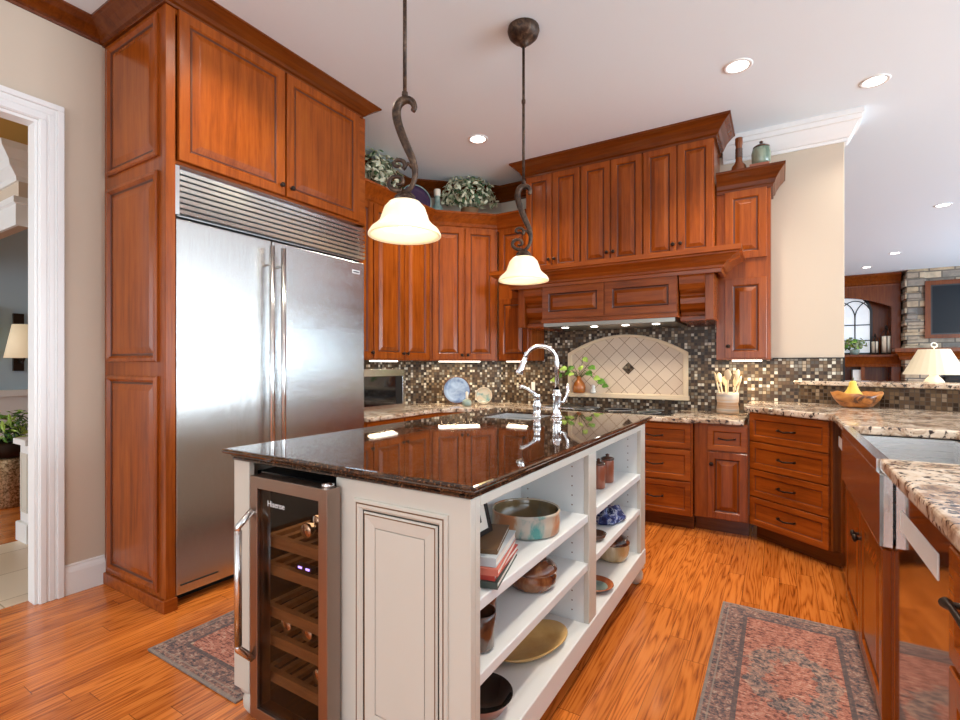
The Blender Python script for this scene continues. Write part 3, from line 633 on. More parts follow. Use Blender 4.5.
# ------------------------------------------------------------------ peninsula
prz = -38.4
basecab('four drawer cherry base cabinet at the angled peninsula corner', (-.175,3.872,0), prz, .565, .875, [('d',.012,.107,.545,.195),('d',.012,.304,.545,.186),('d',.012,.492,.545,.186),('d',.012,.68,.545,.19)], .22)
basecab('cherry sink cabinet with two doors under the apron sink', (.288,2.885,0), -90, 1.03, .655, [('p',.02,.11,.475,.53,(.465,.535)),('p',.50,.11,.475,.53,(.525,.535))], .55)
def dishwasher(label, y1, w):
    d = thing('dishwasher', label, 'dishwasher', (.292,y1,0), -90, None)
    MB().box(0.004,.02,.1,w-.004,.56,.862).build('body', M['black'], d)
    MB().box(0.004,.08,0,w-.004,.5,.1).build('toe_kick', M['dark'], d)
    f = MB().box(.004,-.004,.105,w-.004,.02,.858).build('front_panel', M['dwgloss'], d, bev=.003)
    MB().box(.09,-.006,.742,w-.13,-.002,.800).build('pocket_handle', M['white'], d, bev=.002)
    return d
dishwasher('glossy dark dishwasher between angled drawers and sink cabinet', 3.50, .60)
dishwasher('glossy dark dishwasher on the near side of the apron sink', 1.851, .59)
nc = basecab('cherry drawer cabinet with long black pull at the near peninsula end', (.292,1.255,0), -90, .58, .875, [('p',.01,.11,.56,.53)], .55)
dr = drawer(nc,.01,.65,.56,.215,False)
MB().tube([(.135,-.01,.795),(.135,-.046,.795)],.006).tube([(.115,-.047,.795),(.13,-.050,.795),(.15,-.047,.795),(.26,-.048,.795),(.4,-.047,.795),(.44,-.050,.795),(.46,-.047,.795)],[.005,.010,.005,.007,.005,.010,.005],10).tube([(.44,-.01,.795),(.44,-.046,.795)],.007).build('pull', M['bronze'], dr)
kdir = Vector((cos(R(BRZ)), sin(R(BRZ)))); k0 = Vector((.068,4.492))
kp = lambda t: tuple(k0+kdir*t)
pc = MB().poly([(-.205,3.865),(.248,3.475),(.262,3.45),(.262,2.87),(.655,2.87),(.655,1.915),(.262,1.915),(.262,.66),(1.35,.66),kp(1.75),kp(0),(-.15,4.46),(-.205,4.46)],.876,.916)
tag(pc.build('countertop', M['granite'], bev=.010, seg=3), 'cream and brown granite worktop on the peninsula around the apron sink', 'countertop')
# sink
sk = thing('apron_sink', 'stainless steel apron front sink sunk in the peninsula granite', 'sink', (.46,2.3925,.66))
# local z 0 = .66
bm_ = MB(); x0,x1,y0,y1 = -.175,.192,-.4725,.4725
bm_.box(x0,y0,.0,x1,y1,.012); bm_.box(x1-.012,y0,.0,x1,y1,.214); bm_.box(x0,y0,.0,x1,y0+.012,.214); bm_.box(x0,y1-.012,.0,x1,y1,.214)
bm_.build('basin', M['steel2'], sk)
ap = MB(); ap.poly([(-.205+.008,-.539),(-.205,-.531),(-.205,.488),(-.199,.494),(-.176,.494),(-.176,-.539)],.004,.2145); ap.box(-.2045,-.468,.2145,-.172,.476,.252); ap.build('apron', M['steelv'], sk)
MB().lathe([(.04,.012),(.04,.015),(.03,.016),(.02,.013)],(.02,.0,0),20).build('drain', M['chrome'], sk)
# raised bar ledge
bl = MB().box(-.02,-.03,0,2.42,.36,.032)
o = bl.build('bar_ledge', M['granite'], base=(0,0,0), bev=.008, seg=3); o.location = (.075,4.505,1.05); o.rotation_euler = (0,0,R(BRZ)); tag(o, 'raised granite bar ledge on the brown mosaic half wall', 'bar ledge')

# ================================================================== ISLAND
isl = thing('kitchen_island', 'cream glazed kitchen island with open shelves and a wine cooler bay', 'kitchen island', (-1.12,1.9,0))
IX0, IX1, IY0, IY1 = -1.60, -.635, 1.0, 2.80
b = MB()
b.box(IX0,IY0,.10,IX0+.03,IY1,.874)                       # left side
b.box(IX0+.03,IY1-.03,.10,IX1-.03,IY1,.874)                # far end
b.box(-1.085,IY0+.02,.10,-.955,1.04,.874)                  # behind the front panel
b.box(-1.10,1.0,.10,-1.085,1.62,.874)                      # cooler bay side
b.box(-.955,1.044,.10,-.935,IY1-.03,.874)                  # back of the bookcase
b.build('body', M['cream'], isl, world=True)
MB().box(IX0,IY0-.002,.10,-1.515,IY0+.018,.874).build('stile', M['cream'], isl, world=True, bev=.002)
MB().box(-1.085,IY0-.002,.10,IX1,IY0+.018,.874).build('front_frame', M['cream'], isl, world=True, bev=.002)
GLP = [(0,0),(0,-.006),(.004,-.009),(.010,-.009),(.0105,-.0075),(.0135,-.0075),(.014,-.009),(.022,-.009),(.030,-.001),(.0335,-.001),(.038,-.006),(.0385,-.0052),(.041,-.0052),(.0415,-.006),(.075,-.001),(.0765,-.001),(.0775,-.0018)]
GLM = [0,0,0,1,1,1,0,0,1,0,1,1,1,0,1,0]
MB().panel(-1.022,.165,.322,.662,GLP,GLM,.999).build('raised_panel', [M['cream'],M['glaze']], isl, world=True)
# open bookcase facing +x
sf = MB(); sf.box(IX1-.022,1.0185,.183,IX1-.0005,1.044,.874); sf.box(IX1-.022,1.86,.183,IX1,1.95,.848); sf.box(IX1-.022,2.704,.183,IX1,IY1-.0005,.874)
sf.box(IX1-.022,1.044,.848,IX1,2.704,.874); sf.build('face_frame', M['cream'], isl, world=True, bev=.003)
def divider(y0, y1, holes):
    mb = MB(); mb.box(-.935,y0,.10,IX1-.022,y1,.874)
    for side in holes:
        yy = y0-.0006 if side < 0 else y1+.0006
        for xx in (-.90,-.705):
            for k in range(16):
                z = .225+k*.038
                if min(abs(z-.42), abs(z-.61)) < .02: continue
                r = .0032; mb.add([(xx+r*cos(a*pi/3),yy,z+r*sin(a*pi/3)) for a in range(6)],[list(range(6)) if side < 0 else list(range(6))[::-1]],1)
    return mb.build('divider', [M['inner'],M['glaze']], isl, world=True)
divider(1.02,1.044,[1]); divider(1.86,1.885,[-1]); divider(1.925,1.95,[1]); divider(2.704,2.727,[-1])
bk = MB(); bk.box(-.935,1.044,.10,-.931,2.704,.874); bk.build('back_panel', M['inner'], isl, world=True)
for y0, y1 in ((1.044,1.86),(1.95,2.704)):
    for z in (.613,.424):
        MB().box(-.931,y0,z-.03,IX1-.004,y1,z).build('shelf', M['inner'], isl, world=True, bev=.003)
MB().box(-.931,1.044,.10,IX1+.004,1.872,.185).build('bottom_shelf', M['inner'], isl, world=True, bev=.004) if False else None
MB().box(-.935,1.0185,.10,IX1+.003,IY1-.0005,.183).build('bottom_shelf', M['inner'], isl, world=True, bev=.004)
MB().box(-.931,1.044,.846,-.66,2.704,.874).build('top_board', M['inner'], isl, world=True)
for x, y in ((IX0+.05,IY0+.05),(IX1-.045,IY0+.05),(IX1-.045,IY1-.045),(IX0+.05,IY1-.045)):
    MB().lathe([(.022,0),(.030,.008),(.042,.03),(.044,.055),(.036,.075),(.03,.082),(.05,.09),(.05,.101)],(x,y,0),20).build('bun_foot', M['cream'], isl, world=True)
MB().box(IX0+.08,IY0+.1,.0,-1.52,IY1-.1,.1).build('plinth', M['dark'], isl, world=True)
# island worktop: stacked edge profile
def offset_rings(rect, prof):
    x0,y0,x1,y1 = rect; return [[(x0-o,y0-o,z),(x1+o,y0-o,z),(x1+o,y1+o,z),(x0-o,y1+o,z)] for o, z in prof]
EP = [(-.03,.876),(-.005,.876),(0,.879),(0,.884),(-.003,.887),(.003,.890),(.004,.8945),(.012,.897),(.020,.901),(.0245,.906),(.0245,.911),(.021,.9145),(.015,.916)]
SX0,SX1,SY0,SY1 = -1.43,-1.09,2.28,2.66
top = MB(); R0 = (-1.592,.988,-.628,2.812)
rs = offset_rings(R0, EP); top.rings(rs, cap0=False, cap1=False)
a = rs[-1]; h = [(SX0,SY0,.916),(SX1,SY0,.916),(SX1,SY1,.916),(SX0,SY1,.916)]; top.rings([a,h,[(x,y,.876) for x,y,_ in h],rs[0]], cap0=False, cap1=False)
tag(top.build('countertop', M['dgranite']), 'polished dark brown granite worktop on the island', 'countertop')
ps = thing('prep_sink', 'small undermounted steel prep sink in the dark island worktop', 'sink', ((SX0+SX1)/2,(SY0+SY1)/2,.74))
w2, l2 = (SX1-SX0)/2-.001, (SY1-SY0)/2-.001
q = MB(); q.box(-w2,-l2,0,w2,l2,.01); q.box(-w2,-l2,0,-w2+.008,l2,.165); q.box(w2-.008,-l2,0,w2,l2,.165); q.box(-w2,-l2,0,w2,-l2+.008,.165); q.box(-w2,l2-.008,0,w2,l2,.165); q.build('basin', M['steel2'], ps)
MB().lathe([(.03,.01),(.03,.012),(.015,.011)],seg=16).build('drain', M['chrome'], ps)
# faucet
fa = thing('faucet', 'tall chrome gooseneck faucet at the far end of the island', 'faucet', (-1.035,2.50,.916))
MB().lathe([(.031,0),(.031,.008),(.024,.014),(.021,.03),(.023,.06),(.023,.11),(.026,.115),(.026,.128),(.021,.135),(.019,.15)],seg=20).build('body', M['chrome'], fa)
import mathutils
sp_dir = Vector((-.88,-.47,0)).normalized(); pth = [(0,0,.14),(0,0,.30)]; rr = .088
for i in range(1,13):
    a_ = pi*i/12*.93; c_ = sp_dir*(rr-rr*cos(a_)); pth.append((c_.x, c_.y, .30+rr*sin(a_)))
MB().tube(pth,.0125,12).build('spout', M['chrome'], fa)
e0 = Vector(pth[-1]); e1 = (e0-Vector(pth[-2])).normalized()
MB().tube([e0-e1*.005, e0+e1*.02, e0+e1*.06, e0+e1*.085, e0+e1*.09],[.014,.018,.018,.024,.020],14).build('spray_head', M['chrome'], fa)
MB().tube([(.02,.015,.075),(.035,.02,.085),(.05,.028,.13),(.052,.030,.185)],[.012,.01,.008,.009],10).build('lever', M['chrome'], fa)
so = thing('side_faucet', 'small chrome lever spout beside the gooseneck faucet', 'faucet', (-1.125,2.44,.916))
MB().lathe([(.027,0),(.027,.008),(.020,.014),(.021,.05),(.024,.055),(.024,.07),(.019,.08),(.017,.10),(.022,.105),(.018,.125)],seg=18).build('body', M['chrome'], so)
MB().tube([(0,0,.115),(-.02,-.012,.135),(-.045,-.026,.155),(-.07,-.036,.168),(-.085,-.042,.166)],[.011,.009,.008,.010,.012],10).build('lever', M['chrome'], so)
tag(MB().lathe([(.018,0),(.018,.006),(.012,.009)],(-.93,2.27,.9165),18).build('air_switch', M['chrome']), 'round chrome button on the dark island worktop edge', 'switch button')

# ------------------------------------------------------------------ wine cooler
wc = thing('wine_cooler', 'slim wine cooler with smoked glass door in the near island end', 'wine cooler', (-1.30,1.0,0))
x0, x1 = -.20, .195
bb = MB(); bb.box(x0,.02,.06,x0+.02,.55,.845); bb.box(x1-.02,.02,.06,x1,.55,.845); bb.box(x0,.53,.06,x1,.55,.845); bb.box(x0,.02,.815,x1,.55,.845); bb.box(x0,.02,.06,x1,.55,.09)
bb.build('cabinet_shell', M['black'], wc)
MB().box(x0+.02,.02,.02,x1-.02,.10,.06).build('vent_base', M['black'], wc)
DX0, DX1, DZ0, DZ1 = -.128, .228, .095, .852
DX0, DX1 = -.125, .222
DX0, DX1 = -.122,.2
DX0, DX1 = -.123,.2285
# door frame: four mitred rails
fw = .036; mb = MB()
O = [(DX0,DZ0),(DX1,DZ0),(DX1,DZ1),(DX0,DZ1)]; I = [(DX0+fw,DZ0+fw),(DX1-fw,DZ0+fw),(DX1-fw,DZ1-fw),(DX0+fw,DZ1-fw)]
for k in range(4):
    a, b2, c, d = O[k], O[(k+1)%4], I[(k+1)%4], I[k]
    mb.add([(a[0],-.06,a[1]),(b2[0],-.06,b2[1]),(c[0],-.06,c[1]),(d[0],-.06,d[1]),(a[0],-.012,a[1]),(b2[0],-.012,b2[1]),(c[0],-.012,c[1]),(d[0],-.012,d[1])],[(0,1,2,3),(4,5,1,0),(3,2,6,7),(7,6,5,4)])
wd = mb.build('door', M['steelw'], wc, bev=.0015)
MB().box(DX0+fw,-.05,DZ0+fw,DX1-fw,-.044,DZ1-fw).build('glass_pane', M['smoke'], wd)
MB().tube([(DX0+.015,-.06,.745),(DX0+.0,-.10,.70),(DX0+.0,-.10,.68)],.011,8).tube([(DX0,-.10,.69),(DX0,-.10,.335)],.0115,8).tube([(DX0,-.10,.345),(DX0,-.10,.325),(DX0+.015,-.06,.28)],.011,8).build('handle', M['steelv'], wd)
tcv = bpy.data.curves.new('lettering', 'FONT'); tcv.body = 'Hisense'; tcv.size = .026; tcv.extrude = .0004; tcv.materials.append(M['sign'])
to = bpy.data.objects.new('lettering', tcv); COL.objects.link(to); bpy.context.view_layer.update(); tm = bpy.data.meshes.new_from_object(to.evaluated_get(bpy.context.evaluated_depsgraph_get())); bpy.data.objects.remove(to)
to = bpy.data.objects.new('lettering', tm); COL.objects.link(to); to.parent = wd; to.location = (DX0+.075,-.0512,.765); to.rotation_euler = (R(90),0,0)
d_ = bpy.data.lights.new('cooler_fill','AREA'); d_.shape = 'RECTANGLE'; d_.size = .3; d_.size_y = .3; d_.energy = .55; d_.color = (1,.72,.45); o_ = bpy.data.objects.new('cooler_fill', d_); COL.objects.link(o_); o_.location = (-1.30,1.25,.81)  # added lamp, brightens the dark inside of the cooler
for x, z in ((.155,.865),):
    MB().lathe([(.018,0),(.018,.008),(.006,.012)],(DX1-.03,-.03,DZ1),12).build('hinge', M['chrome'], wd)
for z in (.635,.545,.41,.318,.20):
    s = MB(); s.box(x0+.022,.0,z-.022,x1-.022,.02,z+.012)
    for k in range(6):
        xx = x0+.05+k*.057; s.box(xx,.02,z-.012,xx+.022,.50,z+.004)
    s.build('bottle_rack', M['slat'], wc)
MB().box(.02,-.002,.548+.02,.10,.02,.558+.025).build('display', M['black'], wc)
for x in (.035,.07): MB().box(x,-.004,.575,x+.016,-.002,.581).build('display_light', M['led'], wc)
for x, z, lab in ((.045,.678,'wine bottle lying on the right of the top cooler rack'),(.005,.70,'small capped wine bottle behind on the top cooler rack'),(-.05,.363,'wine bottle lying left on the fourth cooler rack'),(.05,.363,'wine bottle lying right on the fourth cooler rack'),(.10,.245,'wine bottle lying on the lowest cooler rack')):
    y0_ = .915 if z != .70 else .985
    zz = {.678:.684,.70:.684,.363:.366,.245:.2485}[z]
    w = thing('wine_bottle', lab, 'wine bottle', (-1.30+x,y0_,zz), 0, 'wine bottles in the cooler')
    RX = Matrix.Rotation(R(-90),3,'X')
    MB().lathe([(.001,0.11),(.016,.11),(.016,.16),(.036,.21),(.036,.38),(.01,.385)],seg=16,rot=RX).build('glass_body', M['umber'], w)
    MB().lathe([(.001,.10),(.022,.10),(.024,.103),(.024,.125),(.016,.128)],seg=16,rot=RX).build('capsule', M['chrome'], w)

# ================================================================== MICROWAVE and things on the left counter
mw = thing('microwave', 'steel framed microwave oven on the left counter by the refrigerator', 'microwave oven', (-2.76,2.65,.818), 90)
MB().box(0,.0,0,.60,.36,.345).build('body', M['black'], mw)
f = MB(); f.box(0,-.02,0,.60,0,.055); f.box(0,-.02,.29,.60,0,.345); f.box(0,-.02,.055,.03,0,.29); f.box(.575,-.02,.055,.60,0,.29); f.build('trim_frame', M['steelx'], mw, bev=.002)
MB().box(.03,-.014,.055,.49,0,.29).build('glass_door', M['blackglass'], mw); MB().box(.49,-.016,.055,.575,0,.29).build('control_panel', M['black'], mw)
tg = tag(MB().box(-2.60,2.72,.8185,-2.70,3.0,.83).build('cutting_board', M['black'], bev=.003), 'thin black board lying in front of the microwave', 'cutting board') if False else None

def plate_standing(name, label, c, r, yaw, tilt, m, group=None, rim=None):
    p = thing(name, label, 'plate', (c[0],c[1],c[2]), yaw, group)
    rot = Matrix.Rotation(R(90-tilt),3,'X')
    off = Vector((0,0,r*cos(R(tilt))))
    mb = MB().lathe([(.001,.012),(r*.6,.012),(r*.72,.016),(r,.032),(r,.036),(r*.7,.02),(r*.6,.017),(.001,.017)],seg=36,rot=rot); mb.v = [(a,b,c2+off.z) for a,b,c2 in mb.v]
    mb.build('dish', m, p)
    if rim:
        q = MB().lathe([(r*.97,.0315),(r*1.0,.034),(r*1.0,.038),(r*.94,.034)],seg=36,rot=rot,open0=True); q.v = [(a,b,c2+off.z) for a,b,c2 in q.v]; q.build('rim', rim, p)
    st = MB()
    for s in (-1,1): st.tube([(s*r*.4,-.05,.004),(s*r*.4,.0,.006),(s*r*.4,.06,.004),(s*r*.35,.09,r*.7)],.004,6)
    st.build('stand', M['bronze'], p); return p
plate_standing('display_plate', 'large blue glazed plate standing in the corner of the counter', (-2.70,3.98,.817), .135, 40, 10, M['blueplate'], 'display plates on the counter', M['umber'])
plate_standing('display_plate', 'smaller landscape painted plate leaning beside the blue plate', (-2.46,4.10,.817), .082, 30, 14, M['plates2'], 'display plates on the counter', M['niche'])
ch = thing('candle_holder', 'small olive candle holder with white taper before the plates', 'candle holder', (-2.50,3.86,.817))
MB().lathe([(.04,0),(.045,.02),(.04,.05),(.022,.06),(.02,.05)],seg=18).build('cup', M['teal'], ch); MB().lathe([(.012,.05),(.012,.13),(.001,.135)],seg=10).build('candle', M['candle'], ch)
tag(MB().box(-2.118,4.452,.945,-2.078,4.462,1.03).build('wall_switch', M['white'], bev=.003), 'white switch plate on the mosaic left of the cooktop', 'switch')

# under cabinet lights
def strip(label, loc, rz, L, p):
    o = MB().box(0,0,-.012,L,.05,0).build('under_cabinet_light', M['strip'], base=(0,0,0)); o.location = loc; o.rotation_euler = (0,0,R(rz)); tag(o, label, 'light', 'under cabinet lights')
    a = area('strip_glow', (0,0,0), (0,0,0), L, .04, p, (1,.80,.52)); v = Matrix.Rotation(R(rz),3,'Z') @ Vector((L/2,.05,-.016)); a.location = Vector(loc)+v; a.rotation_euler = (0,0,R(rz))
strip('thin light under the diagonal corner wall cabinet', (-2.76,3.78,1.239), 45, .40, 3.0)
strip('thin light under the narrow cabinet left of the hood', (-2.27,4.21,1.239), 0, .2, 1.2)
strip('thin light under the wall cabinet above the microwave', (-2.86,3.0,1.239), 90, .3, 1.4)
strip('thin light under the narrow cabinet at the wall end', (-.31,4.24,1.239), 0, .2, 2.6)
for x in (-1.59,-1.19,-.83):
    d = bpy.data.lights.new('hood_glow','SPOT'); d.energy = 5; d.spot_size = R(120); d.spot_blend = .6; d.color = (1,.84,.6); d.shadow_soft_size = .03
    o = bpy.data.objects.new('hood_glow', d); COL.objects.link(o); o.location = (x,4.08,1.51)

# ================================================================== PENDANTS and ceiling lights
def pendant(label, x, y, dz):
    p = thing('pendant_light', label, 'pendant light', (x,y,0), 0, 'pendants over the island')
    MB().lathe([(.004,2.925),(.014,2.928),(.022,2.938),(.03,2.952),(.055,2.962),(.078,2.985),(.087,3.012),(.084,3.029)],seg=24).build('canopy', M['iron'], p)
    pr = [(.0075,2.28),(.0075,2.925)]
    MB().tube([(0,0,2.15+dz),(0,0,2.925)],.0075,10).lathe([(.011,2.165+dz),(.012,2.175+dz),(.011,2.185+dz)],seg=12).lathe([(.010,2.62),(.011,2.63),(.010,2.64)],seg=12).build('rod', M['iron'], p)
    # scrolled arm in the plane that faces the camera
    d = Vector((cos(R(31.4)), sin(R(31.4)), 0))
    def P(u, z): return (d.x*u, d.y*u, 1.805+(z-1.805)*.77+dz)
    main = [(.030,2.205),(.036,2.225),(.028,2.25),(.008,2.262),(-.016,2.25),(-.030,2.22),(-.030,2.17),(-.014,2.10),(.008,2.03),(.028,1.97),(.038,1.92),(.036,1.87),(.022,1.83),(.0,1.805)]
    sm = []
    for i in range(len(main)-1):
        a = main[max(i-1,0)]; b = main[i]; c = main[i+1]; e = main[min(i+2,len(main)-1)]
        for t in (0,.33,.67):
            f = lambda k: .5*((2*b[k])+(-a[k]+c[k])*t+(2*a[k]-5*b[k]+4*c[k]-e[k])*t*t+(-a[k]+3*b[k]-3*c[k]+e[k])*t**3)
            sm.append((f(0),f(1)))
    sm.append(main[-1]); nn = len(sm)
    sr = MB().tube([P(u,z) for u,z in sm],[.009+.008*sin(pi*min(1,i/nn*1.15)) for i in range(nn)],10)
    def spiral(cx, cz, r0, turns, a0, s=1):
        pts = []
        for i in range(22):
            t = i/21; a = a0+s*turns*2*pi*t; r = r0*(1-.8*t); pts.append(P(cx+r*cos(a), cz+r*sin(a)))
        return pts
    sr.tube(spiral(-.026,1.858,.044,1.15,-1.2,-1),[.010-.004*i/21 for i in range(22)],8)
    sr.tube(spiral(-.026,1.945,.030,1.1,-.9,1),[.009-.004*i/21 for i in range(22)],8)
    sr.tube([P(.028,1.93),P(.012,1.95),P(-.004,1.925)],[.008,.007,.006],8)
    for s in (-1,1): sr.tube([P(0,1.81),P(s*.02,1.80),P(s*.035,1.785),P(s*.03,1.77)],[.006,.007,.006,.004],6)
    sr.build('scroll_arm', M['iron'], p)
    MB().lathe([(.012,1.815),(.016,1.80),(.03,1.79),(.044,1.778),(.05,1.768),(.046,1.762)],(0,0,dz),seg=20).build('fitter', M['iron'], p)
    sh = MB(); prof = [(.035,1.776),(.058,1.768),(.076,1.748),(.086,1.72),(.094,1.697),(.108,1.682),(.126,1.667),(.136,1.650),(.1365,1.642),(.131,1.641),(.121,1.652),(.102,1.672),(.088,1.688),(.080,1.715),(.070,1.743),(.054,1.760),(.035,1.768)]
    n_ = len(prof); seg = 40
    rs = [[(r*cos(2*pi*i/seg),r*sin(2*pi*i/seg),z+dz) for i in range(seg)] for r,z in prof]; sh.rings(rs, cap0=False, cap1=False, smooth=True); sh.build('glass_shade', M['shade'], p)
    MB().lathe([(.001,1.672),(.02,1.675),(.034,1.69),(.036,1.71),(.026,1.735),(.016,1.755),(.012,1.765)],(0,0,dz),seg=16).build('bulb', M['bulb'], p)
pendant('scrolled bronze pendant with alabaster bell shade nearest the refrigerator', -1.205, 1.43, .044)
pendant('scrolled bronze pendant with alabaster bell shade before the hood cabinets', -1.185, 2.395, .014)
def downlight(label, x, y, pw=22, r=.075):
    o = thing('recessed_light', label, 'ceiling light', (x,y,CEIL), 0, 'recessed ceiling lights')
    MB().lathe([(r*.78,0),(r*.8,-.004),(r,-.006),(r*1.08,-.003),(r*1.08,0)],seg=28).build('trim_ring', M['white'], o)
    MB().lathe([(.001,-.0015),(r*.8,-.0025),(r*.8,-.0005)],seg=28).build('diffuser', M['lit'], o)
    d = bpy.data.lights.new('downlight_glow','SPOT'); d.energy = pw; d.spot_size = R(125); d.spot_blend = .8; d.color = (1,.90,.76); d.shadow_soft_size = .07
    l = bpy.data.objects.new('downlight_glow', d); COL.objects.link(l); l.location = (x,y,CEIL-.02)
downlight('round recessed ceiling light before the right end of the hood crown', -.215, 3.383, 110)
downlight('round recessed ceiling light farthest right in the kitchen, past the wall end', .527, 4.021, 28)
downlight('round recessed ceiling light above the corner cabinets and pendants', -2.081, 3.378, 110)
downlight('added unseen ceiling light over the aisle by the sink', .05, 1.75, 120)  # added out of view to brighten the floor
downlight('added unseen ceiling light over the aisle by the refrigerator', -2.08, 1.45, 60)  # also added out of view, for a brighter floor
downlight('added unseen ceiling light by the doorway', -1.6, -.1, 45)  # third added fixture, out of view, more light on the floor
downlight('distant recessed ceiling light right of the beige wall end', 1.60, 7.543, 40)
downlight('recessed ceiling light between the two other living room lights', 1.616, 10.367, 40)
downlight('far recessed ceiling light just above the living room bookcase', 1.40, 11.6, 40)

# ================================================================== DECOR ON CABINET TOPS
TOPZ = 2.602
def ivy(label, x, y, z, rx, ry, rz, n, seed, yaw=0):
    p = thing('potted_ivy', label, 'plant', (x,y,z), yaw, 'silk plants on the cabinets')
    MB().lathe([(.06,0),(.075,.03),(.085,.10),(.09,.12),(.075,.12),(.07,.09)],seg=18).build('basket', M['wicker'], p)
    leafcloud((0,0,.10+rz*.55),rx,ry,rz,int(n*1.3),.035,[M['leafg'],M['leafp'],M['leafd'],M['leafp'],M['leafp']],p,rnd=random.Random(seed),world=False,upper=True,aspect=.5)
ivy('variegated ivy in a basket on the cabinets behind the near pendant', -2.965,3.19,TOPZ,.15,.27,.26,330,3)
ivy('pale leaved ivy in a basket on the diagonal corner cabinet', -2.585,4.045,TOPZ,.29,.125,.24,360,4,45)
plate_standing('display_plate', 'purple and teal plate standing on the corner cabinet top', (-2.93,3.63,TOPZ), .15, 62, 12, M['purple'], None, M['teal'])
bt = thing('cork_bottle', 'pale green bottle with thick cork between the two ivy plants', 'bottle', (-2.80,3.80,TOPZ))
MB().lathe([(.05,0),(.056,.01),(.058,.08),(.05,.11),(.026,.14),(.024,.20),(.028,.215),(.02,.215)],seg=20).build('body', M['teal'], bt); MB().lathe([(.022,.20),(.03,.225),(.032,.275),(.03,.28)],seg=16).build('cork', M['candle'], bt)
vb = thing('bottle_vase', 'brown glazed long neck bottle on the right end cabinet', 'vase', (-.262,4.23,TOPZ))
MB().lathe([(.042,0),(.052,.01),(.055,.08),(.05,.115),(.03,.14),(.024,.16),(.023,.27),(.027,.285),(.027,.33),(.018,.335),(.016,.30)],seg=24).build('body', M['bottlebrown'], vb)
for k in range(7): pass
MB().lathe([(.0245,.18),(.0275,.184),(.0245,.19),(.0245,.20),(.0275,.205),(.0245,.21),(.0245,.22),(.0275,.225),(.0245,.23),(.0245,.24),(.0275,.245),(.0245,.25)],seg=20).build('ribbed_neck', M['umber'], vb)
bx = tag(MB().box(-.19,4.18,TOPZ,-.06,4.33,TOPZ+.10).build('red_box', M['redclay'], bev=.004), 'small red block under the green lidded jar', 'box')
jr = thing('lidded_jar', 'green striped lidded jar on the right end cabinet', 'jar', (-.115,4.25,TOPZ+.10))
MB().lathe([(.05,0),(.063,.02),(.066,.09),(.058,.125),(.05,.13)],seg=24).build('body', M['jargreen'], jr); MB().lathe([(.056,.13),(.056,.138),(.03,.155),(.01,.16),(.014,.178),(.001,.186)],seg=20).build('lid', M['umber'], jr)

# ================================================================== ON THE COUNTERS
ck_ = thing('utensil_crock', 'banded stoneware crock holding wooden utensils on the back counter', 'crock', (-.345,4.30,.818))
MB().lathe([(.068,0),(.078,.006),(.08,.04),(.074,.08),(.08,.12),(.079,.165),(.072,.168),(.07,.15),(.068,.03)],seg=28).build('jar', M['crock'], ck_)
rnd = random.Random(5)
for k in range(7):
    a = k*2.4; r = .035; x, y = r*cos(a), r*sin(a); lx, ly = x*1.9, y*1.9
    u = thing('wooden_utensil', ['wooden spoon leaning far left in the crock','wooden spoon at the back of the crock','wooden spatula in the middle of the crock','pale spoon leaning right in the crock','wooden paddle at the front of the crock','slotted wooden turner in the crock','short wooden spoon in the crock'][k], 'utensil', (-.345+x*.8,4.30+y*.8,.84), 0, 'wooden utensils in the crock')
    e = Vector((lx*.75, ly*.75, .205+.025*(k%3)))
    MB().tube([(0,0,0),tuple(e)],.006,8).build('handle', M['utensil'], u)
    t = e.normalized(); hd_ = MB().lathe([(.001,-.045),(.018,-.035),(.026,0),(.02,.03),(.001,.045)],seg=14,sy=.32); hd_.mv(Matrix.Translation(e+t*.03) @ t.to_track_quat('Z','Y').to_matrix().to_4x4()); hd_.build('head', M['utensil'], u)
wb = thing('wooden_bowl', 'live edge burl wood bowl on the peninsula counter', 'bowl', (.44,4.09,.918))
prof = [(.075,0),(.10,.012),(.135,.05),(.155,.088),(.150,.092),(.128,.055),(.09,.02),(.001,.016)]
mb = MB(); seg = 40; rs = []
for j,(r,z) in enumerate(prof):
    rs.append([(r*.92*cos(2*pi*i/seg)*(1+.03*sin(3*2*pi*i/seg)), r*.72*sin(2*pi*i/seg), z*(1.05+ (.12*sin(2*2*pi*i/seg+.5)+.05*sin(7*2*pi*i/seg)))) for i in range(seg)])
mb.rings(rs, smooth=True).build('bowl_body', M['bowlwood'], wb)
pr_ = thing('pear', 'yellow pear standing in the wooden bowl', 'pear', (.42,4.085,.936))
MB().lathe([(.001,0),(.04,.006),(.056,.04),(.054,.07),(.034,.10),(.024,.125),(.021,.145),(.015,.157),(.001,.16)],seg=20).build('fruit', M['pear'], pr_); MB().tube([(0,0,.155),(.004,.002,.18)],.003,6).build('stem', M['stem'], pr_)
